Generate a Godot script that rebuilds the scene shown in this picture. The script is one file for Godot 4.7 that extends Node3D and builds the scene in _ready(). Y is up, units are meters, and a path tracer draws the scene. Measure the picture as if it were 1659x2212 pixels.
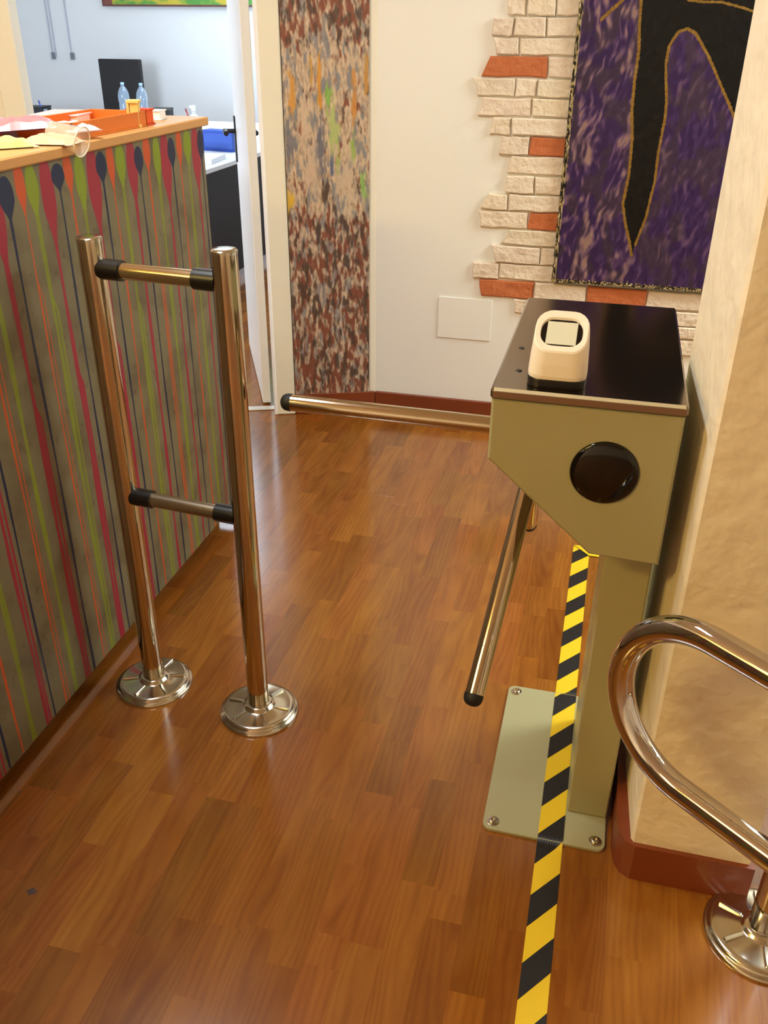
extends Node3D

# ---------------------------------------------------------------- mesh building
class B extends RefCounted:
	var v := PackedVector3Array()
	var n := PackedVector3Array()
	var uv := PackedVector2Array()
	var col := PackedColorArray()
	var color := Color.WHITE
	var xf := Transform3D()

	func vert(p: Vector3, nn: Vector3, u: Vector2) -> void:
		v.append(xf * p)
		n.append((xf.basis * nn).normalized())
		uv.append(u)
		col.append(color)

	# corners counter-clockwise as seen from outside; stored clockwise for Godot
	func tri(a: Vector3, b: Vector3, c: Vector3, na: Vector3, nb: Vector3, nc: Vector3, ua := Vector2(), ub := Vector2(), uc := Vector2()) -> void:
		vert(a, na, ua)
		vert(c, nc, uc)
		vert(b, nb, ub)

	func flat(a: Vector3, b: Vector3, c: Vector3) -> void:
		var nn := (b - a).cross(c - a).normalized()
		tri(a, b, c, nn, nn, nn)

	func quad(a: Vector3, b: Vector3, c: Vector3, d: Vector3, ua := Vector2(0, 1), ub := Vector2(1, 1), uc := Vector2(1, 0), ud := Vector2(0, 0)) -> void:
		var nn := (b - a).cross(c - a)
		if nn.length_squared() < 1e-18:
			nn = (c - a).cross(d - a)
		nn = nn.normalized()
		tri(a, b, c, nn, nn, nn, ua, ub, uc)
		tri(a, c, d, nn, nn, nn, ua, uc, ud)

	func squad(a: Vector3, b: Vector3, c: Vector3, d: Vector3, na: Vector3, nb: Vector3, nc: Vector3, nd: Vector3, ua := Vector2(0, 1), ub := Vector2(1, 1), uc := Vector2(1, 0), ud := Vector2(0, 0)) -> void:
		tri(a, b, c, na, nb, nc, ua, ub, uc)
		tri(a, c, d, na, nc, nd, ua, uc, ud)

	# box with chamfered edges
	func box(lo: Vector3, hi: Vector3, ch := 0.0) -> void:
		var poly := PackedVector2Array([Vector2(lo.x, lo.y), Vector2(hi.x, lo.y), Vector2(hi.x, hi.y), Vector2(lo.x, hi.y)])
		prism(poly, lo.z, hi.z, ch, ch > 0.0)

	static func inset(poly: PackedVector2Array, d: float) -> PackedVector2Array:
		var out := PackedVector2Array()
		var m := poly.size()
		for i in m:
			var a := poly[(i + m - 1) % m]
			var b := poly[i]
			var c := poly[(i + 1) % m]
			var e1 := (b - a).normalized()
			var e2 := (c - b).normalized()
			var n1 := Vector2(-e1.y, e1.x)
			var n2 := Vector2(-e2.y, e2.x)
			var k := n1 + n2
			out.append(b + k * (d / maxf(0.3, n1.dot(k))))
		return out

	static func cut_corners(poly: PackedVector2Array, d: float) -> PackedVector2Array:
		var out := PackedVector2Array()
		var m := poly.size()
		for i in m:
			var a := poly[(i + m - 1) % m]
			var b := poly[i]
			var c := poly[(i + 1) % m]
			var t := minf(d, minf((b - a).length(), (c - b).length()) * 0.45)
			out.append(b + (a - b).normalized() * t)
			out.append(b + (c - b).normalized() * t)
		return out

	# counter-clockwise outline in x and y, drawn out from z0 to z1
	func prism(poly_in: PackedVector2Array, z0: float, z1: float, ch := 0.0, corners := false) -> void:
		var poly := cut_corners(poly_in, ch) if corners and ch > 0.0 else poly_in
		var small := inset(poly, ch) if ch > 0.0 else poly
		var m := poly.size()
		var idx := Geometry2D.triangulate_polygon(small)
		for i in range(0, idx.size(), 3):
			var a := small[idx[i]]
			var b := small[idx[i + 1]]
			var c := small[idx[i + 2]]
			if (b - a).cross(c - a) < 0.0:
				var s := b
				b = c
				c = s
			var zf := Vector3(0, 0, 1)
			tri(Vector3(a.x, a.y, z1), Vector3(b.x, b.y, z1), Vector3(c.x, c.y, z1), zf, zf, zf, a, b, c)
			tri(Vector3(a.x, a.y, z0), Vector3(c.x, c.y, z0), Vector3(b.x, b.y, z0), -zf, -zf, -zf, a, c, b)
		for i in m:
			var j := (i + 1) % m
			var a := poly[i]
			var b := poly[j]
			quad(Vector3(a.x, a.y, z0 + ch), Vector3(b.x, b.y, z0 + ch), Vector3(b.x, b.y, z1 - ch), Vector3(a.x, a.y, z1 - ch))
			if ch > 0.0:
				var sa := small[i]
				var sb := small[j]
				quad(Vector3(a.x, a.y, z1 - ch), Vector3(b.x, b.y, z1 - ch), Vector3(sb.x, sb.y, z1), Vector3(sa.x, sa.y, z1))
				quad(Vector3(sa.x, sa.y, z0), Vector3(sb.x, sb.y, z0), Vector3(b.x, b.y, z0 + ch), Vector3(a.x, a.y, z0 + ch))

	# profile of (radius, height) from bottom to top, turned round the y axis
	func lathe(prof: Array, seg := 32, smooth_deg := 45.0) -> void:
		var m := prof.size()
		var ns := []
		for i in m - 1:
			var d: Vector2 = prof[i + 1] - prof[i]
			ns.append(Vector2(d.y, -d.x).normalized())
		for i in m - 1:
			var n0: Vector2 = ns[i]
			var n1: Vector2 = ns[i]
			if i > 0 and absf(n0.angle_to(ns[i - 1])) < deg_to_rad(smooth_deg):
				n0 = (n0 + ns[i - 1]).normalized()
			if i < m - 2 and absf(n1.angle_to(ns[i + 1])) < deg_to_rad(smooth_deg):
				n1 = (n1 + ns[i + 1]).normalized()
			for k in seg:
				var t0 := TAU * k / seg
				var t1 := TAU * (k + 1) / seg
				var c0 := Vector3(cos(t0), 0, -sin(t0))
				var c1 := Vector3(cos(t1), 0, -sin(t1))
				var up := Vector3(0, 1, 0)
				var p: Vector2 = prof[i]
				var q: Vector2 = prof[i + 1]
				squad(c0 * p.x + up * p.y, c1 * p.x + up * p.y, c1 * q.x + up * q.y, c0 * q.x + up * q.y,
					c0 * n0.x + up * n0.y, c1 * n0.x + up * n0.y, c1 * n1.x + up * n1.y, c0 * n1.x + up * n1.y,
					Vector2(float(k) / seg, p.y), Vector2(float(k + 1) / seg, p.y), Vector2(float(k + 1) / seg, q.y), Vector2(float(k) / seg, q.y))

	# a round bar along a path
	func tube(path: Array, r: float, seg := 20, closed := false, caps := true) -> void:
		var m := path.size()
		var rings := []
		var norms := []
		var side := Vector3()
		for i in m:
			var a: Vector3 = path[(i + m - 1) % m] if closed or i > 0 else path[i]
			var c: Vector3 = path[(i + 1) % m] if closed or i < m - 1 else path[i]
			var t := (c - a).normalized()
			if i == 0:
				side = t.cross(Vector3(0.31, 0.87, 0.39)).normalized()
			else:
				side = (side - t * side.dot(t)).normalized()
			var other := t.cross(side)
			var ring := []
			var nr := []
			for k in seg:
				var w := TAU * k / seg
				var d := side * cos(w) + other * sin(w)
				nr.append(d)
				ring.append((path[i] as Vector3) + d * r)
			rings.append(ring)
			norms.append(nr)
		for i in (m if closed else m - 1):
			var j := (i + 1) % m
			for k in seg:
				var l := (k + 1) % seg
				squad(rings[i][k], rings[i][l], rings[j][l], rings[j][k], norms[i][k], norms[i][l], norms[j][l], norms[j][k])
		if caps and not closed:
			var c0: Vector3 = path[0]
			var c1: Vector3 = path[m - 1]
			for k in seg:
				var l := (k + 1) % seg
				flat(c0, rings[0][l], rings[0][k])
				flat(c1, rings[m - 1][k], rings[m - 1][l])

	# stack of outlines with the same number of points, counter-clockwise as seen from above
	func loft(rings: Array, smooth := true, cap0 := true, cap1 := true) -> void:
		var m: int = rings[0].size()
		for i in rings.size() - 1:
			for k in m:
				var l := (k + 1) % m
				var a: Vector3 = rings[i][k]
				var b: Vector3 = rings[i][l]
				var c: Vector3 = rings[i + 1][l]
				var d: Vector3 = rings[i + 1][k]
				if smooth:
					var kk := (k + m - 1) % m
					var ll := (l + 1) % m
					var up: Vector3 = (d - a)
					var na: Vector3 = (b - (rings[i][kk] as Vector3)).cross(up).normalized()
					var nb: Vector3 = ((rings[i][ll] as Vector3) - a).cross(c - b).normalized()
					squad(a, b, c, d, na, nb, nb, na)
				else:
					quad(a, b, c, d)
		if cap0:
			fan(rings[0], true)
		if cap1:
			fan(rings[rings.size() - 1], false)

	func fan(ring: Array, flip: bool) -> void:
		var c := Vector3()
		for p in ring:
			c += p
		c /= ring.size()
		for k in ring.size():
			var l := (k + 1) % ring.size()
			if flip:
				flat(c, ring[l], ring[k])
			else:
				flat(c, ring[k], ring[l])

	func mesh() -> ArrayMesh:
		var arr := []
		arr.resize(Mesh.ARRAY_MAX)
		arr[Mesh.ARRAY_VERTEX] = v
		arr[Mesh.ARRAY_NORMAL] = n
		arr[Mesh.ARRAY_TEX_UV] = uv
		arr[Mesh.ARRAY_COLOR] = col
		var out := ArrayMesh.new()
		out.add_surface_from_arrays(Mesh.PRIMITIVE_TRIANGLES, arr)
		return out


# ---------------------------------------------------------------- naming helpers
var taken := {}
var M := {}
var rng := RandomNumberGenerator.new()

func numbered(called: String, under: Node) -> String:
	var key := str(under.get_instance_id()) + "/" + called
	var k: int = taken.get(key, 0)
	taken[key] = k + 1
	return called if k == 0 else "%s_%03d" % [called, k]

func obj(called: String, b, m: Material, parent: Node3D = null) -> MeshInstance3D:
	var p: Node3D = parent if parent else self
	var o := MeshInstance3D.new()
	o.name = numbered(called, p)
	o.mesh = b.mesh() if b is B else b
	o.material_override = m
	p.add_child(o, true)
	return o

func tag(o: Node3D, label: String, category: String, group := "") -> Node3D:
	o.set_meta("label", label)
	o.set_meta("category", category)
	if group:
		o.set_meta("group", group)
	return o

func thing(called: String, label: String, category: String, at := Vector3.ZERO, turn := 0.0, group := "") -> Node3D:
	var o := Node3D.new()
	o.name = numbered(called, self)
	add_child(o, true)
	o.position = at
	o.rotation.y = turn
	tag(o, label, category, group)
	return o

func copy_of(src: Node3D, at: Vector3, turn: float, label: String) -> Node3D:
	var o: Node3D = src.duplicate()
	var stem := String(src.name)
	o.name = numbered(stem, self)
	add_child(o, true)
	o.position = at
	o.rotation.y = turn
	o.set_meta("label", label)
	return o

func struct(called: String, b, m: Material, label := "") -> MeshInstance3D:
	var o := obj(called, b, m)
	o.set_meta("kind", "structure")
	if label:
		o.set_meta("label", label)
	return o

func srgb(r: float, g: float, b: float) -> Color:
	return Color(r / 255.0, g / 255.0, b / 255.0)

func mat(c: Color, rough := 0.6, metal := 0.0) -> StandardMaterial3D:
	var m := StandardMaterial3D.new()
	m.albedo_color = c
	m.roughness = rough
	m.metallic = metal
	return m

func relief(m: StandardMaterial3D, freq: float, cm: float, tile: float, seed_ := 1, octaves := 4) -> StandardMaterial3D:
	var f := FastNoiseLite.new()
	f.seed = seed_
	f.noise_type = FastNoiseLite.TYPE_SIMPLEX_SMOOTH
	f.frequency = freq
	f.fractal_octaves = octaves
	var im := f.get_seamless_image(256, 256)
	m.heightmap_enabled = true
	m.heightmap_texture = ImageTexture.create_from_image(im)
	m.heightmap_scale = cm
	m.uv1_triplanar = true
	m.uv1_world_triplanar = true
	m.uv1_scale = Vector3.ONE * (1.0 / tile)
	return m

func round_rect(w: float, d: float, r: float, seg := 5) -> PackedVector2Array:
	var out := PackedVector2Array()
	for q in 4:
		var cx := (w / 2 - r) * (1 if q == 0 or q == 3 else -1)
		var cy := (d / 2 - r) * (1 if q < 2 else -1)
		for k in seg + 1:
			var a := PI / 2 * q + PI / 2 * k / seg
			out.append(Vector2(cx + r * cos(a), cy + r * sin(a)))
	return out

# ---------------------------------------------------------------- textures
func noise(seed_: int, fx: float, oct := 3) -> FastNoiseLite:
	var f := FastNoiseLite.new()
	f.seed = seed_
	f.noise_type = FastNoiseLite.TYPE_SIMPLEX_SMOOTH
	f.frequency = fx
	f.fractal_octaves = oct
	return f

func put(data: PackedByteArray, w: int, x: int, y: int, c: Color, a := 1.0) -> void:
	var i := (y * w + x) * 3
	data[i] = int(lerpf(data[i], clampf(c.r, 0, 1) * 255.0, a))
	data[i + 1] = int(lerpf(data[i + 1], clampf(c.g, 0, 1) * 255.0, a))
	data[i + 2] = int(lerpf(data[i + 2], clampf(c.b, 0, 1) * 255.0, a))

func tex(data: PackedByteArray, w: int, h: int) -> ImageTexture:
	return ImageTexture.create_from_image(Image.create_from_data(w, h, false, Image.FORMAT_RGB8, data))

# eight staves side by side, grain along v
func wood_texture() -> ImageTexture:
	var w := 512
	var h := 1024
	var data := PackedByteArray()
	data.resize(w * h * 3)
	var na := noise(11, 0.012, 2)
	var nb := noise(12, 0.035, 3)
	var nf := noise(13, 0.35, 2)
	var light := srgb(163, 105, 37)
	var dark := srgb(121, 64, 17)
	for y in h:
		for x in w:
			var s := x / 64
			var u := (x % 64) / 32.0 - 1.0
			var wob := na.get_noise_3d(x * 0.9 + s * 300.0, y * 0.16, s * 31.0)
			var k := 0.0
			var off := sin(s * 12.9) * 0.7
			if s % 4 == 3:
				k = (u * 2.2 + wob * 1.6 + s)          # straight grain
			else:
				k = y * (0.0030 + 0.0014 * sin(s * 3.1)) + (u - off) * (u - off) * 1.5 + wob * 1.5 + s * 0.37
			var f := absf(fposmod(k, 1.0) * 2.0 - 1.0)
			f = pow(f, 1.6)
			var broad := nb.get_noise_3d(x * 0.6 + s * 77.0, y * 0.10, s * 5.0) * 0.5 + 0.5
			var fine := nf.get_noise_2d(x * 1.2, y * 0.04)
			var t := clampf(f * 0.24 + broad * 0.70 + fine * 0.12 - 0.04, 0.0, 1.0)
			put(data, w, x, y, light.lerp(dark, t))
	return tex(data, w, h)

# taupe board with drips of blue, orange, green and pink paint; u runs along the counter, 2.2 m, v down 1.2 m
func drip_texture() -> ImageTexture:
	var w := 2048
	var h := 1024
	var data := PackedByteArray()
	data.resize(w * h * 3)
	var n1 := noise(21, 0.012, 4)
	var n2 := noise(22, 0.05, 3)
	var base := srgb(115, 105, 78)
	var blotch := srgb(85, 72, 50)
	var cell := 2
	for y in range(0, h, cell):
		for x in range(0, w, cell):
			var t := clampf(n1.get_noise_2d(x * 0.55, y * 0.7) * 1.1 + 0.10, 0.0, 1.0)
			var spot := smoothstep(0.42, 0.62, n2.get_noise_2d(x * 0.5, y * 0.35))
			var c := base.lerp(blotch, clampf(t * 0.8 + spot * 0.4, 0, 1))
			for dy in cell:
				for dx in cell:
					put(data, w, x + dx, y + dy, c)
	var r := RandomNumberGenerator.new()
	r.seed = 5
	var hues := [srgb(8, 26, 62), srgb(196, 76, 26), srgb(128, 148, 12), srgb(152, 28, 52)]
	var offs := [0.0, 0.045, 0.09, 0.142]
	var px := w / 2.2
	var py := h / 1.2
	for period in range(-1, 14):
		for k in [1, 2, 3, 0]:
			var z: float = 0.018 + period * 0.179 + (0.179 - offs[k] if k > 0 else 0.0) + r.randf_range(-0.004, 0.004)
			var hue: Color = hues[k]
			var half: float = [0.0215, 0.0165, 0.0215, 0.0245][k] * r.randf_range(0.88, 1.12)
			var top: float = [0.006, -0.02, -0.005, -0.012][k] + r.randf_range(0.0, 0.008)
			var neck: float = [0.076, 0.085, 0.095, 0.14][k] * r.randf_range(0.85, 1.3)
			var line: float = [0.0031, 0.0028, 0.0070, 0.0055][k] * r.randf_range(0.85, 1.25)
			var twin: bool = r.randf() < [0.0, 0.4, 0.5, 0.4][k]
			var split := neck + r.randf_range(0.08, 0.3)
			var gap := r.randf_range(0.010, 0.016)
			var slim := r.randf_range(0.5, 0.8)
			var alpha: float = [1.0, 0.96, 0.86, 0.96][k]
			for yi in h:
				var yy := yi / py
				if yy < top:
					continue
				var q := (yy - top) / (neck - top)
				var hw := line
				if q < 1.0:
					if q < 0.5:
						hw = half * sqrt(maxf(0.0, 1.0 - pow((0.5 - q) / 0.5, 2.4)))
					else:
						var e := (q - 0.5) / 0.5
						hw = lerpf(half, line, 1.0 - pow(1.0 - e * e * (1.6 - 0.6 * e), 1.5))
				else:
					hw = line * (1.0 + 0.25 * sin(yy * 17.0 + z * 90.0))
				var a2 := alpha
				if k == 2 and q > 1.0:
					a2 = 0.62
				drip_row(data, w, yi, (z + 0.0012 * sin(yy * 9.0 + z * 40.0)) * px, hw * px, hue, a2)
				if twin and yy > split:
					var spread := minf(gap, (yy - split) * 0.35 + line * 0.5)
					drip_row(data, w, yi, (z - spread) * px, line * slim * px, hue, a2)
	return tex(data, w, h)

func drip_row(data: PackedByteArray, w: int, y: int, cx: float, hw: float, c: Color, a: float) -> void:
	var x0 := maxi(0, int(cx - hw - 1.0))
	var x1 := mini(w - 1, int(cx + hw + 1.0))
	for x in range(x0, x1 + 1):
		var cover := clampf(hw + 0.5 - absf(x + 0.5 - cx), 0.0, 1.0)
		if cover > 0.0:
			put(data, w, x, y, c, cover * a)

# tall panel of streaked browns, creams, greys with touches of orange and green; 0.32 m by 2.1 m
func panel_texture() -> ImageTexture:
	var w := 320
	var h := 1536
	var data := PackedByteArray()
	data.resize(w * h * 3)
	var nz := noise(31, 0.02, 3)
	var nl := noise(36, 0.014, 2)
	var na := noise(32, 0.045, 4)
	var nb := noise(33, 0.042, 4)
	var nc := noise(34, 0.036, 4)
	var nd := noise(35, 0.07, 3)
	var cream := srgb(206, 180, 152)
	var rust := srgb(118, 60, 42)
	var umber := srgb(72, 55, 45)
	var grey := srgb(122, 120, 124)
	var taupe := srgb(158, 134, 112)
	for y in h:
		var my := 2.1 * (1.0 - float(y) / h) + 0.093   # height above the floor
		var low := 1.0 - smoothstep(0.78, 0.96, my)    # rust below
		var high := smoothstep(1.40, 1.50, my)         # dark again above
		for x in w:
			var sx := float(x)
			var sy := y * 0.42
			var wob := nz.get_noise_2d(sx, y * 0.5) * 0.16
			var lf := nl.get_noise_2d(sx, y * 0.55) * 0.30
			var lg := nl.get_noise_2d(sx + 900.0, y * 0.55) * 0.26
			var z := clampf(low + wob * 1.6 + high, 0.0, 1.0)
			var a := na.get_noise_2d(sx, sy) * 0.5 + 0.5
			var b := nb.get_noise_2d(sx, sy) * 0.5 + 0.5
			var g := nc.get_noise_2d(sx, sy) * 0.5 + 0.5
			var c := cream.lerp(taupe, clampf(nd.get_noise_2d(sx, sy) * 0.9 + 0.4, 0, 1))
			c = c.lerp(grey, smoothstep(0.52, 0.70, g - lf * 0.8) * lerpf(0.85, 0.7, z))
			c = c.lerp(rust, smoothstep(0.68 - 0.28 * z, 0.90 - 0.26 * z, a + lf) * 0.86)
			c = c.lerp(umber, smoothstep(0.70 - 0.22 * z, 0.92 - 0.20 * z, b + lg) * 0.85)
			put(data, w, x, y, c)
	# bolder strokes in the pale middle: x across, height, half sizes, colour
	var strokes := [[0.10, 1.27, 0.045, 0.085, srgb(206, 142, 60)], [0.42, 1.31, 0.026, 0.10, srgb(208, 138, 44)], [0.33, 1.36, 0.02, 0.05, srgb(190, 140, 60)],
		[0.52, 1.255, 0.045, 0.05, srgb(122, 170, 70)], [0.57, 1.16, 0.07, 0.10, srgb(170, 182, 108)], [0.62, 1.05, 0.03, 0.06, srgb(150, 170, 80)],
		[0.80, 1.09, 0.04, 0.05, srgb(140, 170, 76)], [0.82, 1.27, 0.03, 0.09, srgb(196, 128, 56)], [0.96, 1.33, 0.03, 0.08, srgb(184, 130, 60)],
		[0.05, 1.12, 0.08, 0.09, srgb(112, 110, 116)], [0.42, 1.10, 0.06, 0.10, srgb(96, 96, 108)], [0.55, 1.02, 0.03, 0.04, srgb(70, 84, 120)],
		[0.47, 0.93, 0.05, 0.05, srgb(70, 52, 40)], [0.03, 0.89, 0.05, 0.04, srgb(206, 160, 40)], [0.93, 0.95, 0.04, 0.05, srgb(134, 176, 90)],
		[0.25, 1.20, 0.07, 0.09, srgb(204, 176, 150)], [0.72, 0.97, 0.10, 0.12, srgb(196, 172, 146)], [0.30, 1.02, 0.08, 0.12, srgb(196, 168, 144)]]
	for s in strokes:
		var cx: float = s[0] * w
		var cy: float = (1.0 - (s[1] - 0.093) / 2.1) * h
		var rx: float = s[2] * w
		var ry: float = s[3] / 2.1 * h
		for y in range(int(cy - ry * 1.3), int(cy + ry * 1.3)):
			for x in range(int(cx - rx * 1.5), int(cx + rx * 1.5)):
				if x < 0 or x >= w or y < 0 or y >= h:
					continue
				var q := Vector2((x - cx) / rx, (y - cy) / ry).length()
				var a := smoothstep(1.15, 0.55, q + na.get_noise_2d(x * 1.2, y * 0.35) * 1.1)
				put(data, w, x, y, s[4], a * 0.85)
	var im := Image.create_from_data(w, h, false, Image.FORMAT_RGB8, data)
	im.resize(w / 3, h / 4, Image.INTERPOLATE_CUBIC)
	im.resize(w, h, Image.INTERPOLATE_CUBIC)
	return ImageTexture.create_from_image(im)

# the purple painting, 1.0 m by 1.5 m
const PW := 1.0
const PH := 1.5
const PX := -0.2035
const PY := 0.629

func painting_texture() -> Array:
	var w := 1000
	var h := 1500
	var data := PackedByteArray()
	data.resize(w * h * 3)
	var n1 := noise(41, 0.006, 4)
	var n2 := noise(42, 0.02, 3)
	var n3 := noise(43, 0.09, 2)
	var deep := srgb(60, 36, 84)
	var violet := srgb(80, 54, 102)
	var mauve := srgb(160, 122, 138)
	var smoke := srgb(74, 58, 66)
	var sand := srgb(186, 150, 116)
	for y in range(0, h, 2):
		for x in range(0, w, 2):
			var swirl := n2.get_noise_2d(x * 0.18, y * 0.18) * 26.0
			var a := n1.get_noise_2d(x * 1.5 + swirl, y * 0.75) * 0.5 + 0.5
			var s := n3.get_noise_2d((x + y * 0.22 + swirl) * 0.40, (y - x * 0.2) * 0.13) * 0.5 + 0.5
			var leftness := 1.0 - smoothstep(0.12, 0.42, float(x) / w)
			var c := deep.lerp(violet, smoothstep(0.35, 0.75, s))
			c = c.lerp(smoke, smoothstep(0.58, 0.72, n2.get_noise_2d(y * 0.3, x * 0.5) * 0.5 + 0.62) * 0.6)
			var streak := smoothstep(0.50, 0.72, a * 0.55 + s * 0.45 + leftness * 0.07 - 0.03)
			c = c.lerp(mauve, streak * (0.20 + 0.6 * leftness))
			c = c.lerp(sand, smoothstep(0.60, 0.74, a * 0.4 + s * 0.6) * 0.45 * (0.25 + leftness))
			for dy in 2:
				for dx in 2:
					put(data, w, x + dx, y + dy, c)
	# the black field and its gold outlines, in metres on the wall
	var lobe := [Vector2(0.093, 0.787), Vector2(0.117, 0.888), Vector2(0.13, 1.018), Vector2(0.127, 1.112), Vector2(0.133, 1.226), Vector2(0.13, 1.277), Vector2(0.109, 1.392), Vector2(0.112, 1.45),
		Vector2(0.134, 1.491), Vector2(0.162, 1.501), Vector2(0.191, 1.488), Vector2(0.243, 1.422), Vector2(0.305, 1.325), Vector2(0.359, 1.24), Vector2(0.42, 1.12), Vector2(0.47, 0.96), Vector2(0.49, 0.86)]
	var left := [Vector2(0.085, 0.748), Vector2(0.072, 0.794), Vector2(0.045, 0.868), Vector2(0.028, 0.933), Vector2(0.036, 1.03), Vector2(0.031, 1.155), Vector2(0.017, 1.245), Vector2(0.013, 1.333), Vector2(0.014, 1.433), Vector2(0.006, 1.502),
		Vector2(0.0, 1.584), Vector2(0.01, 1.70), Vector2(0.06, 1.82)]
	var right := [Vector2(0.49, 0.86), Vector2(0.53, 1.0), Vector2(0.55, 1.2), Vector2(0.53, 1.4), Vector2(0.54, 1.6), Vector2(0.49, 1.78)]
	var cap := [Vector2(0.06, 1.82), Vector2(0.20, 1.9), Vector2(0.36, 1.88), Vector2(0.49, 1.78)]
	var field := PackedVector2Array()
	for p in left:
		field.append(p)
	for p in cap:
		field.append(p)
	for i in range(right.size() - 1, -1, -1):
		field.append(right[i])
	for i in range(lobe.size() - 1, -1, -1):
		field.append(lobe[i])
	var sx := w / PW
	for y in h:
		var my := PY + PH * (1.0 - (y + 0.5) / h)
		var xs := []
		for i in field.size():
			var a := field[i]
			var b := field[(i + 1) % field.size()]
			if (a.y > my) != (b.y > my):
				xs.append(a.x + (b.x - a.x) * (my - a.y) / (b.y - a.y))
		xs.sort()
		for i in range(0, xs.size() - 1, 2):
			for x in range(int((xs[i] - PX) * sx), int((xs[i + 1] - PX) * sx)):
				if x >= 0 and x < w:
					put(data, w, x, y, srgb(15, 12, 11))
	var inner := [Vector2(0.15, 1.584), Vector2(0.20, 1.579), Vector2(0.259, 1.578), Vector2(0.33, 1.562), Vector2(0.40, 1.54), Vector2(0.47, 1.49)]
	var slash := [Vector2(-0.125, 1.525), Vector2(-0.06, 1.584), Vector2(-0.01, 1.66)]
	var gold := srgb(150, 108, 38)
	var r := RandomNumberGenerator.new()
	r.seed = 9
	for pair in [[left, 6.5], [lobe, 6.0], [right, 6.0], [cap, 6.0], [inner, 5.0], [slash, 7.0]]:
		var line: Array = pair[0]
		for i in line.size() - 1:
			var a: Vector2 = line[i]
			var b: Vector2 = line[i + 1]
			var steps := int((b - a).length() * sx / 1.5) + 1
			for k in steps:
				var p := a.lerp(b, float(k) / steps)
				var cx := (p.x - PX) * sx + r.randf_range(-1.0, 1.0)
				var cy := (PY + PH - p.y) * sx + r.randf_range(-1.0, 1.0)
				var rad: float = pair[1] * (0.72 + 0.28 * n3.get_noise_2d(cx, cy)) * r.randf_range(0.85, 1.1)
				dab(data, w, h, cx, cy, rad, gold.lerp(srgb(206, 164, 82), r.randf() * 0.5).lerp(srgb(110, 78, 30), r.randf() * 0.35))
	# splattered border of black and gold
	for y in h:
		for x in 15:
			var q := n3.get_noise_2d(x * 3.0, y * 0.5)
			var c := srgb(16, 13, 11) if x < 8 + q * 7.0 else srgb(206, 184, 130)
			if q > 0.25 and x < 8:
				c = srgb(150, 124, 76)
			put(data, w, x, y, c, 0.9)
			put(data, w, w - 1 - x, y, c, 0.9)
	for x in w:
		for k in 13:
			var q := n3.get_noise_2d(x * 0.8, k * 3.0)
			put(data, w, x, h - 1 - k, srgb(22, 18, 14).lerp(srgb(196, 174, 122), smoothstep(0.0, 0.35, q)), 0.85)
	for i in 5200:
		var side := i % 4
		var t := r.randf()
		var e := absf(r.randfn(0.0, 6.0))
		var cx := t * w
		var cy := h - e
		if side == 0:
			cx = e
			cy = t * h
		elif side == 1:
			cx = w - e
			cy = t * h
		elif side == 2:
			cy = e
		var c: Color = [srgb(20, 17, 14), srgb(28, 22, 16), srgb(190, 160, 96), srgb(226, 206, 160)][r.randi() % 4]
		if side < 2:
			dab(data, w, h, cx, cy, r.randf_range(1.0, 2.4), c, r.randf_range(2.0, 7.0))
		else:
			dab(data, w, h, cx, cy, r.randf_range(1.2, 3.4), c)
	return [tex(data, w, h), data]

func dab(data: PackedByteArray, w: int, h: int, cx: float, cy: float, rad: float, c: Color, tall := 1.0) -> void:
	for y in range(maxi(0, int(cy - rad * tall - 1)), mini(h, int(cy + rad * tall + 2))):
		for x in range(maxi(0, int(cx - rad - 1)), mini(w, int(cx + rad + 2))):
			var q := Vector2(x + 0.5 - cx, (y + 0.5 - cy) / tall).length()
			var a := clampf(rad + 0.5 - q, 0.0, 1.0)
			if a > 0.0:
				put(data, w, x, y, c, a)

# ---------------------------------------------------------------- places
const WZ := -3.556                      # face of the back wall
const KX := -0.92                       # corner of the back wall and the angled wall
const CEIL := 2.75
const CX := -1.144                      # face of the counter front
var wall_turn := deg_to_rad(21.0)
# local frame of the angled wall: +x runs from the corner towards the left along the wall, +z comes out into the lobby
func angled() -> Transform3D:
	var d := Vector3(-cos(wall_turn), 0, sin(wall_turn))
	var nrm := Vector3(sin(wall_turn), 0, cos(wall_turn))
	return Transform3D(Basis(-d, Vector3.UP, nrm), Vector3(KX, 0, WZ))   # local -x is along the wall away from the corner


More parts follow.
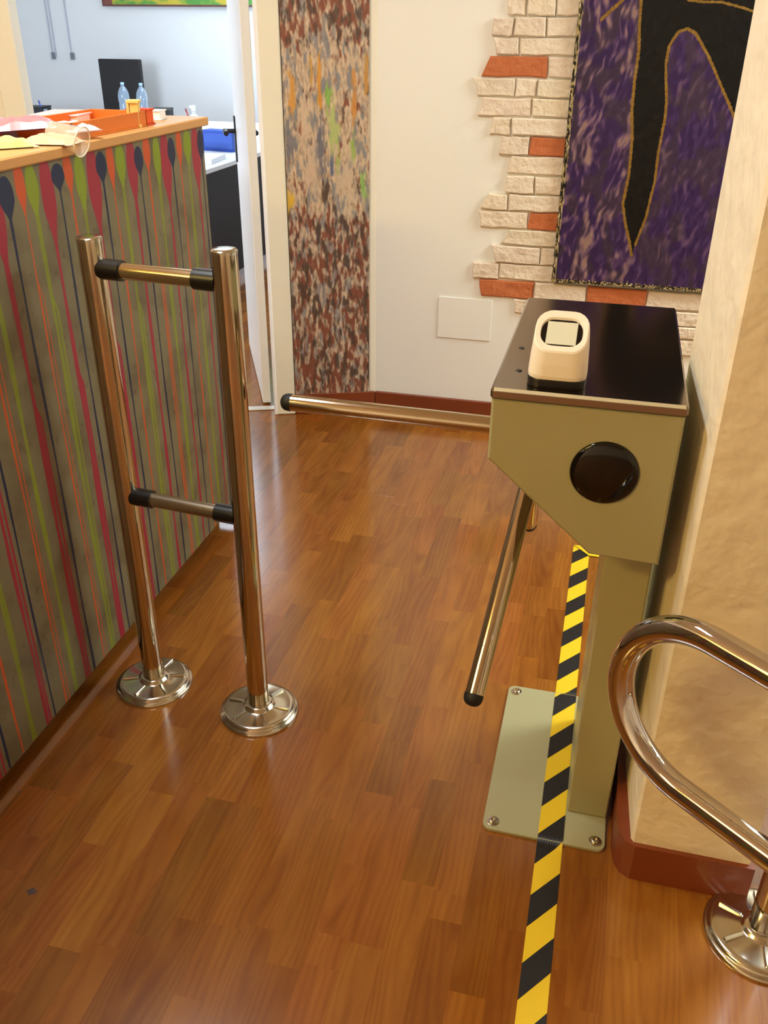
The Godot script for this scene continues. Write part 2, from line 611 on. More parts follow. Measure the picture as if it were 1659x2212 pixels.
func _ready() -> void:
	# camera
	var cam := Camera3D.new()
	cam.name = "camera"
	cam.position = Vector3(0, 1.5, 0)
	cam.rotation_order = EULER_ORDER_YXZ
	cam.rotation_degrees = Vector3(-28.79, 13.85, 0.56)
	cam.fov = rad_to_deg(2.0 * atan(1106.0 / 1910.0))
	cam.near = 0.05
	cam.far = 60.0
	add_child(cam)
	cam.current = true
	# sky and exposure
	var env := Environment.new()
	var sky := Sky.new()
	var sm := ProceduralSkyMaterial.new()
	sm.sky_top_color = Color(0.55, 0.68, 0.9)
	sm.sky_horizon_color = Color(0.85, 0.9, 0.97)
	sm.ground_bottom_color = Color(0.3, 0.3, 0.3)
	sm.ground_horizon_color = Color(0.6, 0.6, 0.6)
	sky.sky_material = sm
	env.background_mode = Environment.BG_SKY
	env.sky = sky
	env.tonemap_mode = Environment.TONE_MAPPER_LINEAR
	env.tonemap_exposure = 1.0
	env.sdfgi_enabled = true
	env.ssao_enabled = true
	env.ssil_enabled = true
	var we := WorldEnvironment.new()
	we.name = "environment"
	we.environment = env
	add_child(we)
	rng.seed = 7
	make_materials()
	# the lamps over the lobby, one of them an added fill, and the daylight of the two windows
	ceiling_lamp("white linear ceiling lamp over the counter and the guide rail", Vector3(-1.25, CEIL, -1.45), Vector2(0.25, 0.9), Color(0.945, 0.985, 1.0), 3.9, 2.0)
	ceiling_lamp("warm linear ceiling lamp behind the near end of the counter", Vector3(-2.25, CEIL, 0.75), Vector2(1.2, 0.5), Color(1.0, 0.86, 0.46), 8.6, 2.0)
	ceiling_lamp("unseen white fill lamp added to brighten the far wall and floor", Vector3(1.75, CEIL, -2.75), Vector2(0.25, 0.9), Color(0.92, 0.99, 1.0), 7.6, 2.0)  # added fill, out of view, lifts the far wall and floor
	ceiling_lamp("long white ceiling lamp over the back desk of the office", Vector3(-2.75, CEIL, -7.15), Vector2(1.5, 2.5), Color(0.86, 0.93, 1.0), 4.6, 2.5)
	build_shell()
	build_floor()
	build_bricks()
	build_counter()
	build_gate_rail()
	build_turnstile()
	build_scanner()
	build_tape()
	build_hoop()
	build_wall_things()
	build_office()
	build_counter_things()


func make_materials() -> void:
	M.wall = relief(mat(srgb(236, 226, 206), 0.75), 0.02, 0.05, 0.6, 3)
	M.back_wall = relief(mat(srgb(243, 240, 232), 0.72), 0.02, 0.04, 0.6, 4)
	M.office_wall = mat(srgb(232, 232, 230), 0.8)
	M.plaster = relief(mat(srgb(236, 221, 196), 0.75), 0.02, 0.5, 0.45, 6, 5)
	M.ceiling = mat(srgb(238, 234, 226), 0.9)
	M.base = mat(srgb(126, 58, 27), 0.4)
	M.frame = mat(srgb(232, 222, 200), 0.45)
	M.leaf = mat(srgb(238, 236, 232), 0.4)
	var brick := mat(srgb(235, 218, 196), 0.7)
	brick.vertex_color_use_as_albedo = true
	M.brick = relief(brick, 0.03, 0.35, 0.22, 8)
	var ob := mat(srgb(198, 112, 66), 0.8)
	ob.vertex_color_use_as_albedo = true
	M.orange_brick = relief(ob, 0.03, 0.3, 0.22, 9)
	var wood := mat(Color.WHITE, 0.17)
	wood.metallic_specular = 0.6
	wood.albedo_texture = wood_texture()
	wood.vertex_color_use_as_albedo = true
	M.wood = wood
	M.subfloor = mat(srgb(70, 38, 20), 0.7)
	M.chrome = mat(srgb(208, 206, 208), 0.05, 1.0)
	M.steel = mat(srgb(200, 188, 168), 0.10, 1.0)
	M.satin = mat(srgb(196, 186, 168), 0.24, 1.0)
	M.flange = mat(srgb(208, 204, 192), 0.16, 1.0)
	M.lid = mat(srgb(132, 116, 100), 0.13, 1.0)
	M.lid_edge = mat(srgb(128, 98, 78), 0.4, 0.3)
	M.cabinet = mat(srgb(168, 162, 124), 0.36)
	M.black = mat(srgb(20, 18, 17), 0.35)
	M.gloss_black = mat(srgb(12, 10, 10), 0.06)
	M.rubber = mat(srgb(18, 16, 15), 0.6)
	M.white_plastic = mat(srgb(240, 226, 206), 0.35)
	M.yellow = mat(srgb(230, 192, 26), 0.45)
	M.tape_black = mat(srgb(22, 20, 20), 0.45)
	M.beech = mat(srgb(206, 150, 90), 0.35)
	M.dark = mat(srgb(26, 23, 22), 0.6)
	M.plinth = mat(srgb(36, 24, 18), 0.7)
	M.grey_core = mat(srgb(150, 132, 104), 0.6)


func lamp_mat(c: Color, e: float) -> StandardMaterial3D:
	var m := mat(Color(0.9, 0.9, 0.88), 0.6)
	m.emission_enabled = true
	m.emission = c
	m.emission_energy_multiplier = e
	return m


func area(called: String, at: Vector3, dir: Vector3, size: Vector2, c: Color, e: float) -> void:
	var l := AreaLight3D.new()
	l.name = called
	l.area_size = size
	l.light_color = c
	l.light_energy = e
	l.area_range = 14.0
	l.area_attenuation = 2.0
	l.shadow_enabled = true
	add_child(l, true)
	var up := Vector3(0, 0, -1) if absf(dir.y) > 0.9 else Vector3.UP
	l.look_at_from_position(at, at + dir, up)


func ceiling_lamp(label: String, at: Vector3, size: Vector2, c: Color, e: float, glow: float) -> void:
	var t := thing("ceiling_lamp", label, "ceiling lamp", at)
	var w := size.x / 2
	var d := size.y / 2
	var f := B.new()
	f.box(Vector3(-w - 0.02, -0.055, -d - 0.02), Vector3(w + 0.02, 0.0, -d), 0.003)
	f.box(Vector3(-w - 0.02, -0.055, d), Vector3(w + 0.02, 0.0, d + 0.02), 0.003)
	f.box(Vector3(-w - 0.02, -0.055, -d), Vector3(-w, 0.0, d), 0.003)
	f.box(Vector3(w, -0.055, -d), Vector3(w + 0.02, 0.0, d), 0.003)
	obj("frame", f, M.frame, t)
	var p := B.new()
	p.box(Vector3(-w, -0.045, -d), Vector3(w, -0.02, d))
	obj("diffuser", p, lamp_mat(c, glow), t)
	area("ceiling_lamp_glow", at + Vector3(0, -0.06, 0), Vector3.DOWN, size, c, e)


func window_lit(called: String, lo: Vector3, hi: Vector3, dir: Vector3, c: Color, e: float, glow: float) -> void:
	# frosted panes in a white frame, lit by the daylight outside
	var o := Node3D.new()
	o.name = called
	o.set_meta("kind", "structure")
	add_child(o, true)
	var b := B.new()
	b.box(lo, hi)
	obj("pane", b, lamp_mat(c, glow), o)
	var f := B.new()
	var t := 0.05
	var g := dir.abs() * 0.02
	var a := lo - g
	var z := hi + g
	f.box(a, Vector3(z.x, a.y + t, z.z), 0.004)
	f.box(Vector3(a.x, z.y - t, a.z), z, 0.004)
	if absf(dir.x) > 0.5:
		for q in [a.z, (a.z + z.z - t) / 2, z.z - t]:
			f.box(Vector3(a.x, a.y + t, q), Vector3(z.x, z.y - t, q + t), 0.004)
	else:
		for q in [a.x, (a.x + z.x - t) / 2, z.x - t]:
			f.box(Vector3(q, a.y + t, a.z), Vector3(q + t, z.y - t, z.z), 0.004)
	obj("window_frame", f, M.frame, o)
	var s := hi - lo
	var size := Vector2(s.z, s.y) if absf(dir.x) > 0.5 else Vector2(s.x, s.y)
	area("window_daylight", (lo + hi) / 2 + dir * 0.06, dir, size, c, e)


func wall_box(called: String, lo: Vector3, hi: Vector3, m: Material, label := "") -> MeshInstance3D:
	var b := B.new()
	b.box(lo, hi)
	return struct(called, b, m, label)


func build_shell() -> void:
	wall_box("wall_back", Vector3(KX - 0.05, 0, WZ - 0.1), Vector3(2.3, CEIL, WZ), M.back_wall, "white wall with a ragged field of bricks behind the painting")
	# the angled wall with the office doorway
	var A := angled()
	var b := B.new()
	b.xf = A
	b.box(Vector3(-0.425, 0, -0.1), Vector3(0.0, CEIL, 0.0))
	b.box(Vector3(-1.30, 2.08, -0.1), Vector3(-0.425, CEIL, 0.0))
	b.box(Vector3(-2.6, 0, -0.1), Vector3(-1.30, CEIL, 0.0))
	struct("wall_angled", b, M.wall, "cream angled wall with the open office doorway")
	var f := B.new()
	f.xf = A
	f.box(Vector3(-0.445, 0, -0.108), Vector3(-0.355, 2.15, 0.014), 0.005)
	f.box(Vector3(-1.36, 0, -0.108), Vector3(-1.28, 2.15, 0.014), 0.005)
	f.box(Vector3(-1.28, 2.06, -0.108), Vector3(-0.445, 2.15, 0.014), 0.005)
	struct("trim_1", f, M.frame, "cream door frame round the office doorway")
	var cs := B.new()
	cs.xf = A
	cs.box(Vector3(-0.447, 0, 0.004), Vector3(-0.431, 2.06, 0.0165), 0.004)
	struct("trim_highlight_3", cs, mat(srgb(246, 244, 244), 0.3), "white strip standing in for the daylight highlight on the door frame edge")  # daylight highlight of the frame edge, put in as a paler strip
	var s := B.new()
	s.xf = A
	s.box(Vector3(-1.28, 0.0, -0.085), Vector3(-0.445, 0.006, -0.045), 0.002)
	struct("trim_2", s, mat(srgb(214, 210, 206), 0.35), "pale metal strip across the doorway floor")
	# baseboards
	var bb := B.new()
	bb.box(Vector3(KX, 0, WZ), Vector3(2.2, 0.093, WZ + 0.014), 0.003)
	struct("baseboard_back", bb, M.base, "red brown baseboard along the white brick wall")
	var ba := B.new()
	ba.xf = A
	ba.box(Vector3(-0.355, 0, 0.0), Vector3(-0.006, 0.093, 0.014), 0.003)
	struct("baseboard_angled", ba, M.base, "red brown baseboard under the streaked panel")
	# the pillar on the right, its corner eased
	var foot := PackedVector2Array([Vector2(0.41, -1.302), Vector2(0.41, -1.64), Vector2(0.168, -1.64), Vector2(0.1875, -1.310), Vector2(0.193, -1.302)])
	pillar("wall_pillar", foot, 0.0, CEIL, M.plaster, "peach plastered pillar beside the turnstile")
	var skirt := PackedVector2Array([Vector2(0.419, -1.292), Vector2(0.419, -1.64), Vector2(0.159, -1.64), Vector2(0.159, -1.355), Vector2(0.164, -1.326), Vector2(0.176, -1.303), Vector2(0.196, -1.292)])
	pillar("baseboard_pillar", skirt, 0.0, 0.093, M.base, "red brown baseboard round the foot of the pillar")
	# the rest of the lobby, out of the frame
	wall_box("wall_right", Vector3(2.2, 0, -3.66), Vector3(2.3, CEIL, 3.3), M.wall)
	wall_box("wall_front", Vector3(-3.1, 0, 3.2), Vector3(2.3, CEIL, 3.3), M.wall)
	wall_box("wall_left", Vector3(-3.2, 0, -2.75), Vector3(-3.1, CEIL, 3.3), M.wall)
	wall_box("ceiling", Vector3(-3.2, CEIL, -3.66), Vector3(2.3, CEIL + 0.1, 3.3), mat(srgb(214, 192, 154), 0.9))
	wall_box("ceiling_office", Vector3(-7.2, CEIL, -8.8), Vector3(-0.9, CEIL + 0.1, -3.66), M.ceiling)
	wall_box("ceiling_office", Vector3(-7.2, CEIL, -3.66), Vector3(-3.2, CEIL + 0.1, -2.6), M.ceiling)
	window_lit("window_2", Vector3(-3.09, 0.9, 1.1), Vector3(-3.07, 2.2, 2.1), Vector3(1, 0, 0), Color(0.86, 0.92, 1.0), 2.6, 3.0)
	# office walls
	wall_box("wall_office_back", Vector3(-7.1, 0, -8.7), Vector3(-0.9, CEIL, -8.6), M.office_wall, "white office wall behind the desks")
	wall_box("wall_office_right", Vector3(-1.0, 0, -8.6), Vector3(-0.9, CEIL, -3.62), M.office_wall)
	wall_box("wall_office_left", Vector3(-7.2, 0, -8.7), Vector3(-7.1, CEIL, -2.6), M.office_wall)
	wall_box("wall_office_front", Vector3(-7.1, 0, -2.75), Vector3(-3.2, CEIL, -2.65), M.office_wall)
	window_lit("window_1", Vector3(-4.7, 0.9, -2.78), Vector3(-3.3, 2.2, -2.76), Vector3(0, 0, -1), Color(0.84, 0.91, 1.0), 11.0, 2.0)


func pillar(called: String, foot: PackedVector2Array, y0: float, y1: float, m: Material, label: String) -> void:
	var b := B.new()
	b.xf = Transform3D(Basis(Vector3(1, 0, 0), Vector3(0, 0, -1), Vector3(0, 1, 0)), Vector3.ZERO)   # (x, y, z) -> (x, z, -y)
	var poly := PackedVector2Array()
	for p in foot:
		poly.append(Vector2(p.x, -p.y))
	if not Geometry2D.is_polygon_clockwise(poly):
		pass
	else:
		poly.reverse()
	b.prism(poly, y0, y1)
	struct(called, b, m, label)


func stave(b: B, x0: float, x1: float, z0: float, z1: float, top: float) -> void:
	var g := 0.0
	var c := 0.00012
	var s := rng.randi() % 8
	var u0 := (s + 0.04) / 8.0
	var u1 := (s + 0.96) / 8.0
	if rng.randf() < 0.5:
		var q := u0
		u0 = u1
		u1 = q
	var v0 := rng.randf()
	var v1 := v0 + (z1 - z0) * 1.0
	var tone := rng.randf()
	var shade := lerpf(0.74, 1.10, tone)
	b.color = Color(shade, shade * lerpf(0.86, 1.02, rng.randf()), shade * lerpf(0.80, 1.0, rng.randf()))
	var a := Vector3(x0 + g, top - c, z1 - g)
	var e := Vector3(x1 - g, top - c, z1 - g)
	var f := Vector3(x1 - g, top - c, z0 + g)
	var h := Vector3(x0 + g, top - c, z0 + g)
	var a2 := a + Vector3(c, c, -c)
	var e2 := e + Vector3(-c, c, -c)
	var f2 := f + Vector3(-c, c, c)
	var h2 := h + Vector3(c, c, c)
	b.quad(a2, e2, f2, h2, Vector2(u0, v1), Vector2(u1, v1), Vector2(u1, v0), Vector2(u0, v0))
	for side in [[a, e, e2, a2], [e, f, f2, e2], [f, h, h2, f2], [h, a, a2, h2]]:
		b.quad(side[0], side[1], side[2], side[3], Vector2(u0, v0), Vector2(u0, v0), Vector2(u0, v0), Vector2(u0, v0))


func build_floor() -> void:
	var fl := Node3D.new()
	fl.name = "floor"
	fl.set_meta("kind", "structure")
	fl.set_meta("label", "cherry laminate floor of narrow staves")
	add_child(fl, true)
	var sub := B.new()
	sub.box(Vector3(-7.1, -0.08, -8.65), Vector3(2.25, -0.003, 3.25))
	obj("subfloor", sub, M.subfloor, fl)
	var rest := B.new()
	var pitch := 0.0669
	var count := 0
	for k in range(-90, 36):
		var x0 := -0.112 + k * pitch
		var x1 := x0 + pitch
		if x1 < -7.0 or x0 > 2.2:
			continue
		var z := -8.6 + fposmod(k * 0.347, 0.4) - 0.4
		while z < 3.2:
			var l := rng.randf_range(0.26, 0.44)
			var z1 := minf(z + l, 3.2)
			var z0 := maxf(z, -8.6)
			if z1 - z0 > 0.02:
				var near := x1 > -1.5 and x0 < 0.62 and z1 > -3.52 and z0 < -0.72 and count < 300
				if near and x1 < -1.13 and z0 > -2.5:
					near = false
				if near:
					var b := B.new()
					stave(b, x0, x1, z0, z1, 0.0)
					obj("plank", b, M.wood, fl)
					count += 1
				else:
					stave(rest, x0, x1, z0, z1, 0.0)
			z = z1
	var o := obj("plank_field", rest, M.wood, fl)
	o.set_meta("kind", "stuff")
	# a dark scuff near the counter
	var sc := B.new()
	sc.xf = Transform3D(Basis(), Vector3(-0.945, 0.0, -0.965))
	var ring := []
	for k in 12:
		var a := TAU * k / 12.0
		var r := 0.0075 * (1.0 + 0.35 * sin(k * 2.3))
		ring.append(Vector3(r * 1.3 * cos(a), 0.0006, -r * sin(a)))
	sc.fan(ring, false)
	obj("scuff", sc, mat(srgb(58, 40, 28), 0.6), fl)


func build_bricks() -> void:
	var wall: Node3D = get_node("wall_back")
	var ys := [1.72, 1.662, 1.6, 1.534, 1.47, 1.411, 1.341, 1.277, 1.212, 1.148, 1.081, 1.013, 0.945, 0.882, 0.815, 0.754, 0.683, 0.618, 0.546, 0.485, 0.435, 0.37]
	var rows := [
		[-0.47, -0.30, -0.10], [-0.44, -0.36, -0.12],
		[-0.451, -0.381, -0.281, -0.13], [-0.498, -0.421, -0.308, -0.12], [-0.49, -0.397, -0.15], [-0.519, -0.292, -0.08], [-0.549, -0.402, -0.323, -0.12], [-0.528, -0.337, -0.13], [-0.484, -0.406, -0.17], [-0.443, -0.334, -0.14],
		[-0.407, -0.16], [-0.414, -0.303, -0.13], [-0.491, -0.397, -0.16], [-0.507, -0.316, -0.12], [-0.403, -0.15], [-0.442, -0.257, -0.10], [-0.517, -0.414, -0.15],
		[-0.489, -0.27, -0.064, 0.164, 0.39, 0.60, 0.82], [-0.346, -0.178, 0.001, 0.21, 0.43, 0.64, 0.79], [0.06, 0.29, 0.50, 0.72], [-0.02, 0.182, 0.40, 0.61, 0.70]]
	var orange := {"5/0": true, "9/1": true, "13/1": true, "17/0": true, "17/2": true}
	for i in rows.size():
		for j in rows[i].size() - 1:
			brick(wall, rows[i][j], rows[i][j + 1], ys[i + 1], ys[i], orange.has("%d/%d" % [i, j]), j == 0)
		if i < 17:   # right of the painting
			var x := 0.80 + rng.randf_range(-0.12, 0.0)
			var e := 0.80 + rng.randf_range(0.05, 0.22)
			brick(wall, x, e, ys[i + 1], ys[i], rng.randf() < 0.1, false)


func brick(parent: Node3D, x0: float, x1: float, y0: float, y1: float, is_orange: bool, ragged: bool) -> void:
	var b := B.new()
	var j := 0.0028
	x0 += j
	x1 -= j
	y0 += j
	y1 -= j
	var s := rng.randf_range(0.93, 1.03)
	b.color = Color(s, s * rng.randf_range(0.97, 1.0), s * rng.randf_range(0.93, 1.0))
	var nx := 4
	var ny := 2
	var front := WZ + rng.randf_range(0.012, 0.019)
	var lean := rng.randf_range(-0.012, 0.016) if ragged else rng.randf_range(-0.003, 0.003)
	var g := []
	for yy in ny + 1:
		var row := []
		for xx in nx + 1:
			var fx := float(xx) / nx
			var fy := float(yy) / ny
			var l := x0 + lean * (fy - 0.5) * 2.0 + (rng.randf_range(-0.005, 0.005) if ragged else 0.0)
			var px := lerpf(l, x1, fx) + (rng.randf_range(-0.002, 0.002) if xx > 0 else 0.0)
			var py := lerpf(y0, y1, fy) + rng.randf_range(-0.0025, 0.0025)
			row.append(Vector3(px, py, front + rng.randf_range(-0.0022, 0.0022)))
		g.append(row)
	var inner := []
	for yy in ny + 1:
		var row := []
		for xx in nx + 1:
			var p: Vector3 = g[yy][xx]
			row.append(Vector3(p.x + (0.004 if xx == 0 else (-0.004 if xx == nx else 0.0)), p.y + (0.004 if yy == 0 else (-0.004 if yy == ny else 0.0)), p.z))
		inner.append(row)
	for yy in ny:
		for xx in nx:
			b.quad(inner[yy][xx], inner[yy][xx + 1], inner[yy + 1][xx + 1], inner[yy + 1][xx])
	var loop := []
	var loop2 := []
	for xx in nx + 1:
		loop.append(inner[0][xx])
		loop2.append(g[0][xx])
	for yy in range(1, ny + 1):
		loop.append(inner[yy][nx])
		loop2.append(g[yy][nx])
	for xx in range(nx - 1, -1, -1):
		loop.append(inner[ny][xx])
		loop2.append(g[ny][xx])
	for yy in range(ny - 1, 0, -1):
		loop.append(inner[yy][0])
		loop2.append(g[yy][0])
	for k in loop.size():
		var l := (k + 1) % loop.size()
		var p: Vector3 = loop2[k] - Vector3(0, 0, 0.004)
		var q: Vector3 = loop2[l] - Vector3(0, 0, 0.004)
		b.quad(p, q, loop[l], loop[k])
		b.quad(Vector3(p.x, p.y, WZ - 0.002), Vector3(q.x, q.y, WZ - 0.002), q, p)
	obj("brick", b, M.orange_brick if is_orange else M.brick, parent)


func build_counter() -> void:
	var t := thing("reception_counter", "taupe reception counter with long paint drips under an orange wooden top", "counter")
	var z0 := -2.475
	var z1 := 0.6
	var p := B.new()
	# front face carries the drips; u from the far end towards the near end
	var y0 := 0.05
	var y1 := 1.253
	var x := CX
	var u1 := (z1 - z0) / 2.2
	p.quad(Vector3(x, y0, z1), Vector3(x, y0, z0), Vector3(x, y1, z0), Vector3(x, y1, z1), Vector2(u1, 1), Vector2(0, 1), Vector2(0, 0), Vector2(u1, 0))
	var e := Vector2(0.0, 0.98)
	p.quad(Vector3(x, y0, z0), Vector3(x - 0.02, y0, z0), Vector3(x - 0.02, y1, z0), Vector3(x, y1, z0), e, e, e, e)
	p.quad(Vector3(x - 0.02, y0, z0), Vector3(x - 0.02, y0, z1), Vector3(x - 0.02, y1, z1), Vector3(x - 0.02, y1, z0), e, e, e, e)
	p.quad(Vector3(x - 0.02, y0, z1), Vector3(x, y0, z1), Vector3(x, y1, z1), Vector3(x - 0.02, y1, z1), e, e, e, e)
	p.quad(Vector3(x - 0.02, y0, z1), Vector3(x - 0.02, y0, z0), Vector3(x, y0, z0), Vector3(x, y0, z1), e, e, e, e)
	var pm := mat(Color.WHITE, 0.5)
	pm.albedo_texture = drip_texture()
	obj("front_panel", p, pm, t).set_meta("label", "taupe front board with blue, orange, green and pink paint drips")
	for q in [z0, z1 - 0.03]:
		var b := B.new()
		b.box(Vector3(x - 0.44, y0, q), Vector3(x - 0.021, y1, q + 0.03), 0.002)
		obj("end_panel", b, M.grey_core, t)
	var sh := B.new()
	sh.box(Vector3(x - 0.43, 0.62, z0 + 0.031), Vector3(x - 0.022, 0.64, z1 - 0.031), 0.002)
	obj("shelf", sh, M.grey_core, t)
	var pl := B.new()
	pl.box(Vector3(x - 0.42, 0.0, z0 + 0.04), Vector3(x - 0.04, y0, z1 - 0.04))
	obj("plinth", pl, M.plinth, t)
	var w := B.new()
	w.box(Vector3(x - 0.46, y1, z0 - 0.012), Vector3(x + 0.016, y1 + 0.022, z1 + 0.01), 0.003)
	obj("worktop", w, M.beech, t)


func flange(parent: Node3D, at: Vector3, r: float, rp: float, turn: float) -> void:
	var b := B.new()
	b.xf = Transform3D(Basis(), at)
	var k := r / 0.097
	b.lathe([Vector2(0.0, 0.0), Vector2(0.097 * k, 0.0), Vector2(0.097 * k, 0.006), Vector2(0.094 * k, 0.0095), Vector2(0.090 * k, 0.0105), Vector2(0.089 * k, 0.0125), Vector2(0.086 * k, 0.0165), Vector2(0.081 * k, 0.0185), Vector2(0.076 * k, 0.019),
		Vector2(rp + 0.016, 0.0215), Vector2(rp + 0.011, 0.024), Vector2(rp + 0.008, 0.029), Vector2(rp + 0.004, 0.031), Vector2(rp, 0.0315)], 64, 50.0)
	var o := obj("base_flange", b, M.flange, parent)
	for i in 6:
		var s := B.new()
		s.xf = Transform3D(Basis(Vector3.UP, turn + TAU * i / 6.0), at)
		s.box(Vector3(rp + 0.014, 0.018, -0.0042), Vector3(0.078 * k, 0.0245, 0.0042), 0.0014)
		obj("rib", s, M.flange, o)


func build_gate_rail() -> void:
	var t := thing("guide_rail", "two polished steel posts joined by two short crossbars, standing before the counter", "guide rail")
	var r := 0.0254
	var a := Vector3(-1.003, 0, -1.602)
	var c := Vector3(-0.703, 0, -1.572)
	for p in [a, c]:
		var b := B.new()
		b.xf = Transform3D(Basis(), p)
		b.lathe([Vector2(r, 0.0), Vector2(r, 1.124)], 40)
		var o := obj("post", b, M.steel, t)
		var k := B.new()
		k.xf = Transform3D(Basis(), p)
		k.lathe([Vector2(r + 0.0006, 1.122), Vector2(r + 0.0006, 1.128), Vector2(r - 0.002, 1.1305), Vector2(0.012, 1.1308), Vector2(0.0, 1.1309)], 40)
		obj("post_cap", k, M.flange, o)
		flange(t, p, 0.097, r, 0.0 if p == c else 0.35)
	var d := (c - a).normalized()
	for y in [1.068, 0.552]:
		var p0: Vector3 = a + Vector3.UP * y + d * r * 0.7
		var p1: Vector3 = c + Vector3.UP * y - d * r * 0.7
		var b := B.new()
		b.tube([p0 + d * 0.03, p1 - d * 0.03], 0.0165, 28)
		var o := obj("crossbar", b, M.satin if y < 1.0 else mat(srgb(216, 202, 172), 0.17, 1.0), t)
		for s in [[p0, d], [p1, -d]]:
			var q: Vector3 = s[0]
			var w: Vector3 = s[1]
			var k := B.new()
			k.tube([q, q + w * 0.048, q + w * 0.0505], 0.0208, 28)
			obj("black_sleeve", k, M.black, o)


func build_turnstile() -> void:
	var t := thing("turnstile", "beige tripod turnstile with a dark steel lid on a single column", "turnstile")
	var z0 := -1.91
	var z1 := -1.35
	var poly := PackedVector2Array([Vector2(0.031, 0.704), Vector2(0.148, 0.699), Vector2(0.148, 0.972), Vector2(-0.155, 0.972), Vector2(-0.155, 0.864)])
	var b := B.new()
	b.prism(poly, z0, z1, 0.004)
	var body := obj("cabinet", b, M.cabinet, t)
	# black indicator window in the front
	var k := B.new()
	k.xf = Transform3D(Basis(Vector3(1, 0, 0), Vector3(0, 0, 1), Vector3(0, -1, 0)), Vector3(0.038, 0.862, z1))
	k.lathe([Vector2(0.0556, -0.004), Vector2(0.0556, 0.002), Vector2(0.053, 0.0045), Vector2(0.045, 0.0065), Vector2(0.03, 0.0082), Vector2(0.015, 0.009), Vector2(0.0, 0.0093)], 56, 60.0)
	obj("indicator_window", k, M.gloss_black, body)
	var l := B.new()
	l.box(Vector3(-0.157, 0.972, z0 - 0.004), Vector3(0.151, 0.991, z1 + 0.004), 0.004)
	var lid := obj("lid", l, M.lid, t)
	var le := B.new()
	le.box(Vector3(-0.1535, 0.9755, z1 + 0.0038), Vector3(0.1475, 0.9865, z1 + 0.0052), 0.0005)
	obj("front_lip", le, M.lid_edge, lid)
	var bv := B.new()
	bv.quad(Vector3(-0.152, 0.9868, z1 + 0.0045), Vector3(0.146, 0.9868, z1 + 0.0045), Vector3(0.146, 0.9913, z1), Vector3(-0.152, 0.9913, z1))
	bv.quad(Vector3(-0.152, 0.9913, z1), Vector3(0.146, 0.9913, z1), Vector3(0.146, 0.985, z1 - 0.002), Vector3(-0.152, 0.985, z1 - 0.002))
	obj("bevel_highlight", bv, mat(srgb(206, 198, 168), 0.35, 0.3), lid)  # lid edge highlight, put into the pale colour of this strip
	for p in [Vector3(-0.131, 0.991, -1.562), Vector3(-0.122, 0.991, -1.440)]:
		var s := B.new()
		s.xf = Transform3D(Basis(), p)
		s.lathe([Vector2(0.0058, 0.0), Vector2(0.0052, 0.0012), Vector2(0.003, 0.0016), Vector2(0.0, 0.0016)], 16)
		obj("screw", s, M.black, lid)
	var c := B.new()
	c.box(Vector3(0.063, 0.008, -1.73), Vector3(0.147, 0.703, -1.43), 0.003)
	obj("column", c, M.cabinet, t)
	var p := B.new()
	p.xf = Transform3D(Basis(Vector3(1, 0, 0), Vector3(0, 0, -1), Vector3(0, 1, 0)), Vector3(0.0185, 0, -1.58))
	p.prism(round_rect(0.256, 0.48, 0.018), 0.0, 0.008, 0.001)
	var plate := obj("base_plate", p, M.cabinet, t)
	for q in [Vector2(-0.089, -1.362), Vector2(0.126, -1.362), Vector2(-0.089, -1.797), Vector2(0.126, -1.797)]:
		var w := B.new()
		w.xf = Transform3D(Basis(), Vector3(q.x, 0.008, q.y))
		w.lathe([Vector2(0.0135, 0.0), Vector2(0.0135, 0.0014), Vector2(0.0125, 0.0018), Vector2(0.0085, 0.0018), Vector2(0.0085, 0.005), Vector2(0.007, 0.006), Vector2(0.0045, 0.006), Vector2(0.0045, 0.003), Vector2(0.0, 0.003)], 24)
		obj("bolt", w, M.satin, plate)
	# hub on the sloping face, three arms
	var hub := Vector3(-0.082, 0.812, -1.615)
	var axis := Vector3(-0.64, -0.77, 0).normalized()
	var hb := B.new()
	hb.tube([hub - axis * 0.03, hub + axis * 0.012, hub + axis * 0.02], 0.042, 32)
	obj("hub", hb, M.satin, t)
	for tip in [Vector3(-0.613, 0.816, -1.615), Vector3(-0.1405, 0.41, -1.262), Vector3(-0.105, 0.434, -1.907)]:
		var d: Vector3 = (tip - hub).normalized()
		var a := B.new()
		a.tube([hub, tip - d * 0.012], 0.0175, 28)
		var arm := obj("arm", a, M.steel, t)
		var e := B.new()
		var u := d.cross(Vector3(0.3, 0.2, 0.9)).normalized()
		e.xf = Transform3D(Basis(u, d, u.cross(d)), tip - d * 0.016)
		e.lathe([Vector2(0.0182, 0.0), Vector2(0.0182, 0.008), Vector2(0.0168, 0.014), Vector2(0.0135, 0.019), Vector2(0.0075, 0.0225), Vector2(0.0, 0.0235)], 28, 60.0)
		obj("arm_cap", e, M.rubber, arm)


